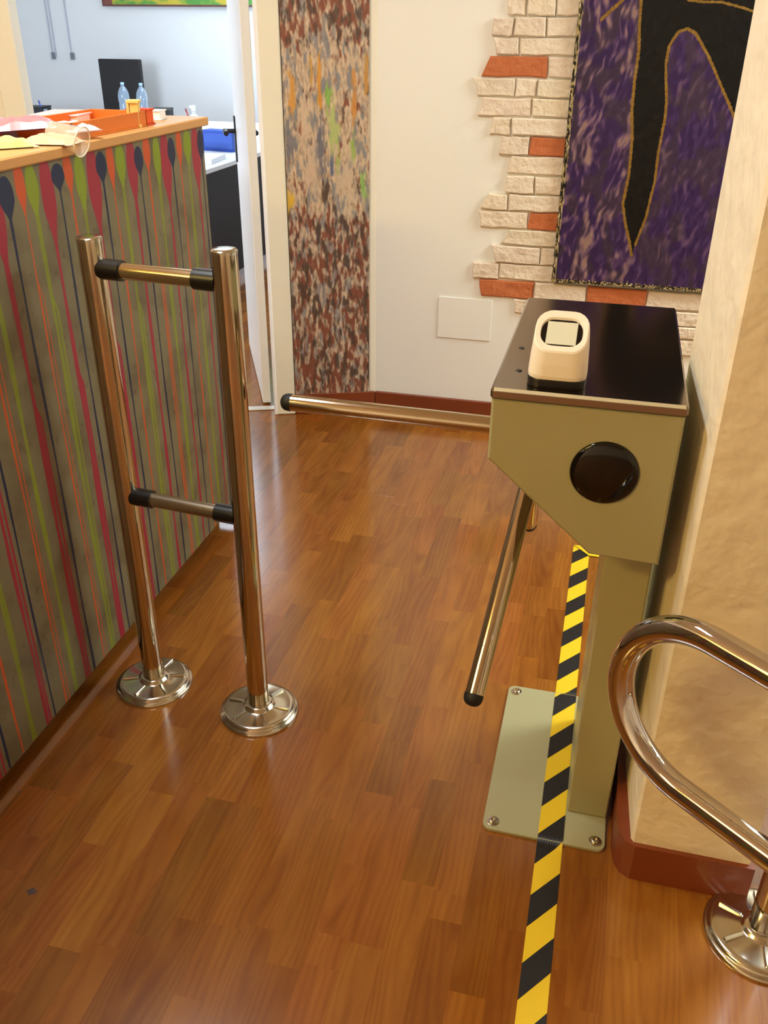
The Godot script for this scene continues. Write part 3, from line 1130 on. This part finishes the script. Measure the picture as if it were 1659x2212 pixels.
func build_scanner() -> void:
	var t := thing("barcode_scanner", "white desktop scanner with a slanted glass window on the turnstile lid", "scanner", Vector3(-0.0565, 0.991, -1.407), 0.0)
	var w := 0.094
	var d := 0.078
	var f := d / 2
	var ring := func(sx: float, sz: float, r: float, fy: Callable, dz: float) -> Array:
		var out := []
		for p in round_rect(w * sx, d * sz, r):
			var z: float = -p.y + dz
			out.append(Vector3(p.x, fy.call(z), z))
		return out
	var b := B.new()
	b.loft([ring.call(0.985, 0.985, 0.024, func(_z): return 0.0, 0.0), ring.call(1.0, 1.0, 0.025, func(_z): return 0.003, 0.0), ring.call(1.0, 1.0, 0.025, func(_z): return 0.0125, 0.0), ring.call(0.98, 0.98, 0.024, func(_z): return 0.0145, 0.0)])
	obj("base", b, M.black, t)
	var slope := tan(deg_to_rad(35.0))
	var top := func(z: float, dy: float) -> float: return 0.061 + (f * 0.86 - z) * slope + dy
	var s := B.new()
	s.loft([ring.call(0.99, 0.99, 0.025, func(_z): return 0.0145, 0.0), ring.call(1.005, 1.005, 0.026, func(_z): return 0.020, 0.0), ring.call(0.97, 0.96, 0.026, func(z): return lerpf(0.02, top.call(z, -0.004), 0.55), 0.0),
		ring.call(0.92, 0.90, 0.025, func(z): return top.call(z, -0.006), 0.0), ring.call(0.905, 0.885, 0.025, func(z): return top.call(z, -0.002), 0.0), ring.call(0.865, 0.845, 0.024, func(z): return top.call(z, 0.0), 0.0), ring.call(0.72, 0.60, 0.020, func(z): return top.call(z, -0.0015), 0.0),
		ring.call(0.70, 0.575, 0.019, func(z): return top.call(z, -0.006), 0.0)], true, true, true)
	obj("shell", s, M.white_plastic, t)
	var z := B.new()
	z.loft([ring.call(0.695, 0.57, 0.019, func(zz): return top.call(zz, -0.007), 0.0), ring.call(0.69, 0.565, 0.018, func(zz): return top.call(zz, -0.0045), 0.0)], false, false, true)
	var bez := obj("bezel", z, M.gloss_black, t)
	var g := B.new()
	var hx := w * 0.255
	var hz := d * 0.235
	var q := []
	for c in [Vector2(-hx, hz), Vector2(hx, hz), Vector2(hx, -hz), Vector2(-hx, -hz)]:
		q.append(Vector3(c.x, top.call(c.y, -0.0040), c.y))
	g.quad(q[0], q[1], q[2], q[3])
	var lo := []
	for p in q:
		lo.append(p - Vector3(0, 0.0012, 0))
	for i in 4:
		g.quad(lo[i], lo[(i + 1) % 4], q[(i + 1) % 4], q[i])
	obj("glass", g, mat(srgb(214, 212, 190), 0.08), bez)


func build_tape() -> void:
	var t := thing("hazard_tape", "yellow and black striped floor tape running past the turnstile column", "tape")
	var w := 0.0525
	var x0 := 0.0085
	var za := -2.585
	var zb := -0.55
	var b := B.new()
	# dips over the base plate edge are a hair thick: the tape lies on the floor and climbs onto the plate
	var lift := func(z: float) -> float: return 0.0010 + 0.0080 * smoothstep(-1.835, -1.812, z) * (1.0 - smoothstep(-1.348, -1.325, z))
	var zs := []
	var z := za
	while z < zb:
		zs.append(z)
		z += 0.004
	zs.append(zb)
	for i in zs.size() - 1:
		var p: float = zs[i]
		var q: float = zs[i + 1]
		b.quad(Vector3(x0, lift.call(q), q), Vector3(x0 + w, lift.call(q), q), Vector3(x0 + w, lift.call(p), p), Vector3(x0, lift.call(p), p))
		b.quad(Vector3(x0 + w, lift.call(q) - 0.0008, q), Vector3(x0 + w, lift.call(p) - 0.0008, p), Vector3(x0 + w, lift.call(p), p), Vector3(x0 + w, lift.call(q), q))
		b.quad(Vector3(x0, lift.call(p) - 0.0008, p), Vector3(x0, lift.call(q) - 0.0008, q), Vector3(x0, lift.call(q), q), Vector3(x0, lift.call(p), p))
	obj("yellow_strip", b, M.yellow, t)
	# each black stripe runs slantwise across
	var s := -1.5 - 0.149 * 7
	while s < zb + 0.1:
		var k := B.new()
		var n := 10
		var any := false
		for i in n:
			for j in 20:
				var f0 := float(i) / n
				var f1 := float(i + 1) / n
				var l := 0.072
				var c := []
				for e in [[f0, (j + 1) / 20.0], [f1, (j + 1) / 20.0], [f1, j / 20.0], [f0, j / 20.0]]:
					var zz: float = clampf(s + l * e[1] - 0.066 * e[0], za, zb)
					c.append(Vector3(x0 + w * e[0], lift.call(zz) + 0.0007, zz))
				if absf(c[0].z - c[3].z) > 1e-5 or absf(c[1].z - c[2].z) > 1e-5:
					k.quad(c[0], c[1], c[2], c[3])
					any = true
		if any:
			obj("black_stripe", k, M.tape_black, t)
		s += 0.149
	# the far end folds over to the right under the turnstile
	var f := B.new()
	f.quad(Vector3(x0, 0.0032, -2.590), Vector3(x0 + w, 0.0032, -2.532), Vector3(0.40, 0.0018, -2.532), Vector3(0.40, 0.0018, -2.590))
	obj("folded_end", f, M.yellow, t)
	for i in 3:
		var k := B.new()
		var xx := 0.112 + i * 0.149
		k.quad(Vector3(xx, 0.0036, -2.532), Vector3(xx + 0.072, 0.0036, -2.532), Vector3(xx + 0.02, 0.0036, -2.590), Vector3(xx - 0.052, 0.0036, -2.590))
		obj("black_stripe", k, M.tape_black, t)


func build_hoop() -> void:
	var t := thing("hoop_barrier", "bent chrome hoop barrier on a round floor flange before the pillar", "barrier")
	var r := 0.021
	var e := Vector3(0.213, 0, -1.075)
	var d := Vector3(cos(0.69), 0, sin(0.69))
	var yu := 0.752
	var yl := 0.467
	var rad := (yu - yl) / 2
	var s1 := 0.62
	var path := []
	for i in 14:
		path.append(e + d * lerpf(s1, 0.0, i / 14.0) + Vector3.UP * yu)
	for i in 41:
		var a := PI / 2 - PI * i / 40.0
		path.append(e - d * rad * cos(a) + Vector3.UP * ((yu + yl) / 2 + rad * sin(a)))
	for i in range(1, 15):
		path.append(e + d * lerpf(0.0, s1, i / 14.0) + Vector3.UP * yl)
	for i in range(1, 40):
		var a := -PI / 2 + PI * i / 40.0
		path.append(e + d * (s1 + rad * cos(a)) + Vector3.UP * ((yu + yl) / 2 + rad * sin(a)))
	var b := B.new()
	b.tube(path, r, 40, true)
	obj("hoop", b, M.chrome, t)
	var p := Vector3(0.437, 0, -1.223)
	var rp := 0.0254
	var k := B.new()
	k.xf = Transform3D(Basis(), p)
	k.lathe([Vector2(rp, 0.0), Vector2(rp, 0.86), Vector2(rp - 0.003, 0.863), Vector2(0.0, 0.865)], 40)
	obj("post", k, M.chrome, t)
	flange(t, p, 0.103, rp, 0.55)
	for y in [yl, yu]:
		var q: Vector3 = e + d * 0.38 + Vector3.UP * y
		var w := B.new()
		w.tube([p + Vector3.UP * y, q], 0.014, 20)
		obj("link_bar", w, M.chrome, t)


func build_wall_things() -> void:
	# blank cover plate
	var c := B.new()
	c.xf = Transform3D(Basis(), Vector3(-0.542, 0.445, WZ))
	var rr := round_rect(0.222, 0.172, 0.006, 3)
	c.prism(rr, 0.0, 0.005, 0.0015)
	tag(obj("cover_plate", c, M.back_wall), "blank white cover plate low on the white wall left of the bricks", "cover plate")
	# painting
	var t := thing("painting", "large purple abstract canvas with a black shape outlined in gold", "painting")
	var z := WZ + 0.035
	var pt := painting_texture()
	var pm := mat(Color.WHITE, 0.5)
	pm.metallic_specular = 0.35
	pm.albedo_color = Color(0.88, 0.88, 0.88)
	pm.albedo_texture = pt[0]
	var f := noise(44, 0.05, 4)
	var im := f.get_seamless_image(512, 512)
	im.resize(256, 512)
	pm.heightmap_enabled = true
	pm.heightmap_texture = ImageTexture.create_from_image(im)
	pm.heightmap_scale = 0.25
	var b := B.new()
	b.quad(Vector3(PX, PY, z), Vector3(PX + PW, PY, z), Vector3(PX + PW, PY + PH, z), Vector3(PX, PY + PH, z))
	obj("canvas", b, pm, t)
	var s := B.new()
	s.box(Vector3(PX + 0.001, PY + 0.001, WZ + 0.0235), Vector3(PX + PW - 0.001, PY + PH - 0.001, z - 0.0005))
	obj("stretcher", s, mat(srgb(60, 44, 26), 0.7), t)
	# streaked panel on the angled wall
	var A := angled()
	var p := B.new()
	p.xf = A
	var x0 := -0.352
	var x1 := -0.030
	p.quad(Vector3(x0, 0.093, 0.012), Vector3(x1, 0.093, 0.012), Vector3(x1, 2.193, 0.012), Vector3(x0, 2.193, 0.012))
	var e := Vector2(0.02, 0.3)
	p.quad(Vector3(x0, 0.093, 0.0), Vector3(x0, 0.093, 0.012), Vector3(x0, 2.193, 0.012), Vector3(x0, 2.193, 0.0), e, e, e, e)
	p.quad(Vector3(x1, 0.093, 0.012), Vector3(x1, 0.093, 0.0), Vector3(x1, 2.193, 0.0), Vector3(x1, 2.193, 0.012), e, e, e, e)
	p.quad(Vector3(x0, 2.193, 0.012), Vector3(x1, 2.193, 0.012), Vector3(x1, 2.193, 0.0), Vector3(x0, 2.193, 0.0), e, e, e, e)
	var qm := mat(Color.WHITE, 0.5)
	qm.albedo_texture = panel_texture()
	tag(obj("streaked_panel", p, qm), "tall narrow panel of rust, cream and grey streaks beside the doorway", "wall panel")


func build_office() -> void:
	# the open door
	var near := Vector3(-1.42, 0, -3.474)
	var e := Vector3(-0.437, 0, -0.90).normalized()
	var rgt := Vector3(-e.z, 0, e.x)
	var X := Transform3D(Basis(e, Vector3.UP, e.cross(Vector3.UP)), near)
	var door := Node3D.new()
	door.name = "door_1"
	door.set_meta("kind", "structure")
	door.set_meta("label", "white office door standing open with a black lever handle")
	add_child(door, true)
	var side := 1.0 if X.basis.z.dot(rgt) > 0.0 else -1.0
	var z0 := minf(0.0, 0.036 * side)
	var z1 := maxf(0.0, 0.036 * side)
	var l := B.new()
	l.xf = X
	l.box(Vector3(0, 0.012, z0), Vector3(0.85, 2.06, z1), 0.002)
	obj("leaf", l, M.leaf, door)
	for s in [0.0, 1.0]:
		var zf: float = (0.0 if s == 0.0 else 0.036 * side)
		var out: float = (-side if s == 0.0 else side)
		var h := B.new()
		h.xf = X
		h.box(Vector3(0.762, 0.93, minf(zf, zf + out * 0.008)), Vector3(0.80, 1.13, maxf(zf, zf + out * 0.008)), 0.002)
		h.tube([Vector3(0.781, 1.065, zf), Vector3(0.781, 1.065, zf + out * 0.05)], 0.010, 16)
		h.tube([Vector3(0.792, 1.065, zf + out * 0.05), Vector3(0.665, 1.065, zf + out * 0.05)], 0.011, 16)
		obj("lever_handle", h, M.black, door)
	# picture
	var pic := thing("wall_picture", "wide green and yellow picture high on the office wall", "picture", Vector3(-4.1, 1.64, -8.58))
	var pb := B.new()
	pb.box(Vector3(-0.76, 0.0, 0.0), Vector3(0.86, 0.7, 0.02), 0.003)
	obj("frame", pb, mat(srgb(106, 62, 52), 0.5), pic)
	var pw := 256
	var ph := 96
	var data := PackedByteArray()
	data.resize(pw * ph * 3)
	var nn := noise(61, 0.02, 3)
	for y in ph:
		for x in pw:
			var q := nn.get_noise_2d(x, y * 2.0) * 0.5 + 0.5
			put(data, pw, x, y, srgb(126, 70, 60) if x < 14 else srgb(196, 176, 54).lerp(srgb(84, 148, 62), smoothstep(0.35, 0.62, q + float(x) / pw * 0.25 - 0.1)))
	var cm := mat(Color.WHITE, 0.5)
	cm.albedo_texture = tex(data, pw, ph)
	var cb := B.new()
	cb.quad(Vector3(-0.74, 0.015, 0.021), Vector3(0.84, 0.015, 0.021), Vector3(0.84, 0.685, 0.021), Vector3(-0.74, 0.685, 0.021))
	obj("print", cb, cm, pic)
	# lanyards hanging on the wall
	for i in 2:
		var x: float = [-5.475, -5.27][i]
		var ln := thing("lanyard", ["grey lanyard hanging on the office wall, the doubled one nearer the door jamb", "thin grey lanyard hanging on the office wall nearer the picture"][i], "lanyard", Vector3(x, 1.22, -8.585), 0.0, "lanyards on the office wall")
		for k in (2 if i == 0 else 1):
			var s := B.new()
			s.box(Vector3(-0.006 + k * 0.035, 0.0, 0.0), Vector3(0.006 + k * 0.035, 0.62, 0.003), 0.0008)
			obj("strap", s, mat(srgb(190, 190, 204), 0.8), ln)
		var clip := B.new()
		clip.box(Vector3(-0.012, -0.03, 0.0), Vector3(0.03, 0.03, 0.006), 0.001)
		obj("clip", clip, mat(srgb(120, 128, 134), 0.5), ln)
	# desks
	desk("white desk with dark side panels inside the open office", Vector3(-3.9, 0, -6.95), Vector3(-2.36, 0, -4.55))
	desk("long back desk along the office wall under the picture", Vector3(-6.4, 0, -7.9), Vector3(-2.36, 0, -7.0))
	# chair
	var ch := thing("office_chair", "black office chair with a tall flat backrest behind the back desk", "chair", Vector3(-4.555, 0, -8.2))
	var s1 := B.new()
	s1.box(Vector3(-0.205, 0.62, -0.04), Vector3(0.205, 1.215, 0.02), 0.006)
	obj("backrest", s1, M.dark, ch)
	var s2 := B.new()
	s2.box(Vector3(-0.23, 0.43, 0.0), Vector3(0.23, 0.51, 0.26), 0.02)
	obj("seat", s2, M.dark, ch)
	var s3 := B.new()
	s3.tube([Vector3(0, 0.09, 0.1), Vector3(0, 0.44, 0.1)], 0.025, 16)
	obj("gas_column", s3, M.satin, ch)
	var s4 := B.new()
	s4.tube([Vector3(0, 0.46, -0.02), Vector3(0, 0.7, -0.03)], 0.02, 12)
	obj("back_bracket", s4, M.black, ch)
	for i in 5:
		var a := TAU * i / 5.0 + 0.3
		var s5 := B.new()
		s5.tube([Vector3(0, 0.10, 0.1), Vector3(0.25 * cos(a), 0.065, 0.1 + 0.25 * sin(a))], 0.017, 10)
		var lg := obj("leg", s5, M.black, ch)
		var s6 := B.new()
		s6.tube([Vector3(0.25 * cos(a) - 0.012, 0.028, 0.1 + 0.25 * sin(a)), Vector3(0.25 * cos(a) + 0.012, 0.028, 0.1 + 0.25 * sin(a))], 0.028, 14)
		obj("caster", s6, M.rubber, lg)
	# bottles
	var clear := mat(Color(0.93, 0.96, 1.0, 0.14), 0.03)
	clear.refraction_enabled = true
	clear.refraction_scale = 0.03
	clear.transparency = BaseMaterial3D.TRANSPARENCY_ALPHA
	var pet := mat(Color(0.80, 0.90, 1.0, 0.22), 0.06)
	pet.transparency = BaseMaterial3D.TRANSPARENCY_ALPHA
	var bt := thing("water_bottle", "clear plastic water bottle on the back desk in front of the chair", "bottle", Vector3(-4.12, 0.75, -7.42), 0.0, "water bottles on the back desk")
	var bb := B.new()
	bb.lathe([Vector2(0.0, 0.004), Vector2(0.036, 0.0), Vector2(0.043, 0.012), Vector2(0.044, 0.06), Vector2(0.041, 0.07), Vector2(0.044, 0.08), Vector2(0.044, 0.15), Vector2(0.040, 0.165), Vector2(0.046, 0.18), Vector2(0.047, 0.21), Vector2(0.042, 0.245), Vector2(0.028, 0.275), Vector2(0.015, 0.292), Vector2(0.0135, 0.305)], 32, 60.0)
	obj("bottle_body", bb, pet, bt)
	var bc := B.new()
	bc.lathe([Vector2(0.0155, 0.303), Vector2(0.0155, 0.318), Vector2(0.014, 0.32), Vector2(0.0, 0.32)], 24)
	obj("bottle_cap", bc, mat(srgb(168, 198, 232), 0.4), bt)
	copy_of(bt, Vector3(-3.93, 0.75, -7.38), 0.4, "clear plastic water bottle on the back desk against the white wall beside the chair")
	# small things on the desks
	var sp := thing("spray_bottle", "small white spray bottle standing on the office desk", "bottle", Vector3(-3.06, 0.75, -6.5))
	var sb := B.new()
	sb.lathe([Vector2(0.0, 0.0), Vector2(0.036, 0.0), Vector2(0.038, 0.006), Vector2(0.038, 0.14), Vector2(0.03, 0.165), Vector2(0.013, 0.18), Vector2(0.013, 0.195)], 28, 50.0)
	obj("bottle_body", sb, mat(srgb(214, 212, 210), 0.4), sp)
	var st := B.new()
	st.box(Vector3(-0.014, 0.195, -0.012), Vector3(0.014, 0.235, 0.012), 0.003)
	st.box(Vector3(-0.032, 0.215, -0.007), Vector3(0.0, 0.232, 0.007), 0.003)
	obj("spray_head", st, mat(srgb(236, 236, 238), 0.4), sp)
	var lb := B.new()
	lb.lathe([Vector2(0.0384, 0.05), Vector2(0.0386, 0.10)], 28)
	obj("label_band", lb, mat(srgb(196, 90, 86), 0.5), sp)
	box_thing("ring_binder", "blue ring binder lying on the white office desk", "binder", Vector3(-2.78, 0.75, -5.62), Vector3(0.30, 0.07, 0.26), 0.25, srgb(40, 70, 168), srgb(70, 96, 176))
	box_thing("ring_binder", "second blue binder on the office desk, nearest the door handle", "binder", Vector3(-2.63, 0.75, -5.98), Vector3(0.24, 0.13, 0.10), -0.2, srgb(46, 82, 178), srgb(66, 98, 184))
	box_thing("paper_stack", "stack of white papers on the office desk beside the blue binder", "papers", Vector3(-2.53, 0.75, -5.45), Vector3(0.21, 0.03, 0.29), 0.1, srgb(232, 234, 240), srgb(240, 240, 242))
	box_thing("folder", "dark red blue folder under the papers at the desk edge", "folder", Vector3(-2.50, 0.75, -5.10), Vector3(0.20, 0.02, 0.14), 0.3, srgb(70, 60, 112), srgb(220, 220, 226))
	box_thing("desk_phone", "small black desk phone right of the water bottles on the back desk", "phone", Vector3(-3.74, 0.75, -7.35), Vector3(0.15, 0.14, 0.14), 0.2, srgb(40, 38, 34), srgb(20, 20, 20))
	box_thing("tissue_box", "pale grey box standing on the desk before the door handle", "box", Vector3(-2.62, 0.75, -6.35), Vector3(0.12, 0.12, 0.12), 0.3, srgb(206, 208, 212), srgb(240, 240, 240))
	box_thing("black_case", "flat black case at the far end of the back desk beside the door jamb", "case", Vector3(-5.15, 0.75, -7.5), Vector3(0.42, 0.11, 0.20), 0.15, srgb(24, 24, 28), srgb(30, 30, 34))
	pen("blue pen standing upright on the back desk left of the chair", Vector3(-4.96, 0.75, -7.5), srgb(40, 84, 200), 0.28)
	pen("red pen leaning on the back desk right of the water bottles", Vector3(-3.42, 0.75, -7.2), srgb(190, 50, 46), 0.34)


func pen(label: String, at: Vector3, c: Color, lean: float) -> void:
	var t := thing("pen", label, "pen", at)
	var q := Vector3(sin(lean) * -1.0, cos(lean), 0)
	var cup := B.new()
	cup.lathe([Vector2(0.0, 0.002), Vector2(0.03, 0.0), Vector2(0.036, 0.09), Vector2(0.034, 0.09), Vector2(0.028, 0.004), Vector2(0.0, 0.004)], 24)
	var k := thing("pen_cup", "small grey cup holding the " + label.split(" ")[0] + " pen on the back desk", "pen cup", at)
	obj("cup", cup, mat(srgb(150, 156, 166), 0.5), k)
	var b := B.new()
	b.tube([Vector3(0.012, 0.006, 0), Vector3(0.012, 0.006, 0) + q * 0.15], 0.0055, 10)
	obj("barrel", b, mat(c, 0.4), t)
	var e := B.new()
	e.tube([Vector3(0.012, 0.006, 0) + q * 0.13, Vector3(0.012, 0.006, 0) + q * 0.155], 0.0065, 10)
	obj("pen_cap", e, mat(c.darkened(0.2), 0.4), t)


func box_thing(called: String, label: String, category: String, at: Vector3, size: Vector3, turn: float, c: Color, c2: Color) -> void:
	var t := thing(called, label, category, at, turn)
	var b := B.new()
	b.box(Vector3(-size.x / 2, 0.0, -size.z / 2), Vector3(size.x / 2, size.y * 0.12, size.z / 2), 0.001)
	b.box(Vector3(-size.x / 2, size.y * 0.88, -size.z / 2), Vector3(size.x / 2, size.y, size.z / 2), 0.001)
	b.box(Vector3(-size.x / 2, size.y * 0.12, -size.z / 2), Vector3(-size.x / 2 + 0.006, size.y * 0.88, size.z / 2), 0.001)
	obj("cover", b, mat(c, 0.5), t)
	var d := B.new()
	d.box(Vector3(-size.x / 2 + 0.007, size.y * 0.121, -size.z / 2 + 0.003), Vector3(size.x / 2 - 0.003, size.y * 0.879, size.z / 2 - 0.003), 0.001)
	obj("filling", d, mat(c2, 0.7), t)


func desk(label: String, lo: Vector3, hi: Vector3) -> void:
	var t := thing("desk", label, "desk", Vector3(0, 0, 0), 0.0, "office desks")
	var b := B.new()
	b.box(Vector3(lo.x, 0.722, lo.z), Vector3(hi.x, 0.75, hi.z), 0.003)
	obj("desktop", b, mat(srgb(238, 238, 236), 0.4), t)
	var s := B.new()
	s.box(Vector3(hi.x - 0.05, 0.06, lo.z + 0.04), Vector3(hi.x - 0.02, 0.721, hi.z - 0.04), 0.002)
	obj("side_panel", s, M.dark, t)
	var s2 := B.new()
	s2.box(Vector3(lo.x + 0.02, 0.06, lo.z + 0.04), Vector3(lo.x + 0.05, 0.721, hi.z - 0.04), 0.002)
	obj("side_panel", s2, M.dark, t)
	for p in [Vector2(lo.x + 0.035, lo.z + 0.08), Vector2(lo.x + 0.035, hi.z - 0.08), Vector2(hi.x - 0.035, lo.z + 0.08), Vector2(hi.x - 0.035, hi.z - 0.08)]:
		var l := B.new()
		l.box(Vector3(p.x - 0.02, 0.0, p.y - 0.02), Vector3(p.x + 0.02, 0.06, p.y + 0.02), 0.002)
		obj("foot", l, M.dark, t)


func packet(label: String, at: Vector3, size: Vector3, turn: float, c: Color, c2: Color, tilt := 0.0) -> void:
	var t := thing("snack_packet", label, "packet", at, turn)
	t.rotation.z = tilt
	var b := B.new()
	var nx := 12
	var nz := 10
	var g := []
	for i in nz + 1:
		var row := []
		for j in nx + 1:
			var u := float(j) / nx * 2.0 - 1.0
			var w := float(i) / nz * 2.0 - 1.0
			var puff := sqrt(maxf(0.0, (1.0 - pow(absf(u), 3.0)) * (1.0 - pow(absf(w), 3.0))))
			var crease := 1.0 + 0.16 * sin(u * 7.0 + w * 4.0 + at.x * 50.0) + 0.10 * sin(w * 11.0 - u * 3.0)
			row.append(Vector3(u * size.x / 2, 0.003 + size.y * puff * crease, w * size.z / 2))
		g.append(row)
	for i in nz:
		for j in nx:
			b.quad(g[i + 1][j], g[i + 1][j + 1], g[i][j + 1], g[i][j])
			var dn := func(p: Vector3) -> Vector3: return Vector3(p.x, 0.001, p.z)
			b.quad(dn.call(g[i][j]), dn.call(g[i][j + 1]), dn.call(g[i + 1][j + 1]), dn.call(g[i + 1][j]))
	obj("wrapper", b, mat(c, 0.28), t)
	var sealed := mat(c2, 0.3)
	for q in [-1.0, 1.0]:
		var s := B.new()
		s.box(Vector3(q * size.x / 2 - 0.006, 0.001, -size.z / 2), Vector3(q * size.x / 2 + 0.006, 0.0035, size.z / 2), 0.0004)
		obj("seal", s, sealed, t)


func build_counter_things() -> void:
	var y := 1.275
	# orange tray
	var tr := thing("tray", "shallow orange tray lying along the counter top", "tray", Vector3(-1.235, y, -2.02))
	var w := 0.075
	var l := 0.17
	var b := B.new()
	b.box(Vector3(-w, 0.0, -l), Vector3(w, 0.004, l), 0.001)
	obj("tray_floor", b, mat(srgb(222, 126, 46), 0.4), tr)
	var s := B.new()
	s.box(Vector3(-w, 0.004, -l), Vector3(-w + 0.004, 0.036, l), 0.001)
	s.box(Vector3(w - 0.004, 0.004, -l), Vector3(w, 0.036, l), 0.001)
	s.box(Vector3(-w, 0.004, -l), Vector3(w, 0.036, -l + 0.004), 0.001)
	s.box(Vector3(-w, 0.004, l - 0.004), Vector3(w, 0.036, l), 0.001)
	obj("tray_rim", s, mat(srgb(218, 114, 36), 0.4), tr)
	box_thing("card_box", "small red orange card box at the far end of the orange tray", "box", Vector3(-1.195, y, -2.225), Vector3(0.06, 0.038, 0.04), 0.0, srgb(212, 66, 24), srgb(226, 90, 30))
	box_thing("card_box", "narrow cream yellow carton beside the red orange card box", "box", Vector3(-1.175, y, -2.16), Vector3(0.03, 0.062, 0.036), 0.3, srgb(236, 196, 110), srgb(236, 196, 110))
	box_thing("card_box", "white paper carton on the counter behind the yellow carton", "box", Vector3(-1.235, y, -2.36), Vector3(0.07, 0.024, 0.05), 0.1, srgb(246, 244, 246), srgb(246, 244, 246))
	box_thing("leaflet_stack", "stack of pale pink leaflets behind the orange tray", "leaflets", Vector3(-1.36, y, -2.15), Vector3(0.12, 0.03, 0.16), 0.2, srgb(236, 196, 196), srgb(240, 220, 216))
	packet("crinkled pink snack packet on top of the pile on the counter", Vector3(-1.265, y + 0.022, -1.83), Vector3(0.13, 0.020, 0.10), 0.5, srgb(228, 128, 132), srgb(240, 200, 198), 0.06)
	packet("white and pink packet leaning on the pile near the orange tray", Vector3(-1.20, y + 0.012, -1.90), Vector3(0.12, 0.017, 0.08), -0.35, srgb(238, 206, 202), srgb(228, 168, 168), 0.05)
	packet("pale yellow snack packet in front of the pink ones at the counter edge", Vector3(-1.225, y, -1.70), Vector3(0.10, 0.016, 0.08), 0.9, srgb(240, 214, 130), srgb(244, 228, 180))
	packet("peach coloured packet lowest in the pile on the counter", Vector3(-1.175, y, -1.79), Vector3(0.10, 0.015, 0.09), 0.2, srgb(238, 188, 150), srgb(244, 214, 190))
	packet("lilac packet behind the pile of snacks on the counter", Vector3(-1.34, y, -1.88), Vector3(0.11, 0.03, 0.09), -0.6, srgb(178, 160, 196), srgb(214, 200, 220))
	packet("bright pink packet at the back of the snack pile", Vector3(-1.35, y, -1.76), Vector3(0.12, 0.034, 0.09), 0.3, srgb(232, 136, 152), srgb(242, 204, 208))
	# clear plastic cup lying over the edge
	var cm := mat(Color(1.0, 0.95, 0.88, 0.30), 0.12)
	cm.transparency = BaseMaterial3D.TRANSPARENCY_ALPHA
	var c := thing("plastic_cup", "clear plastic cup lying on its side over the counter edge", "cup")
	var k := B.new()
	k.xf = Transform3D(Basis(Vector3(0, 0, 1), -0.25) * Basis(Vector3(0, 0, 1), -PI / 2), Vector3(-1.175, y + 0.024, -1.79))
	k.lathe([Vector2(0.0, 0.0), Vector2(0.020, 0.0), Vector2(0.022, 0.003), Vector2(0.029, 0.070), Vector2(0.031, 0.072), Vector2(0.031, 0.074)], 32, 40.0)
	obj("cup_wall", k, cm, c)
	var rim := B.new()
	var ring := []
	for i in 32:
		var a := TAU * i / 32.0
		ring.append(k.xf * Vector3(0.0305 * cos(a), 0.074, 0.0305 * sin(a)))
	rim.tube(ring, 0.0014, 8, true)
	obj("cup_rim", rim, mat(srgb(240, 220, 190), 0.25), c)
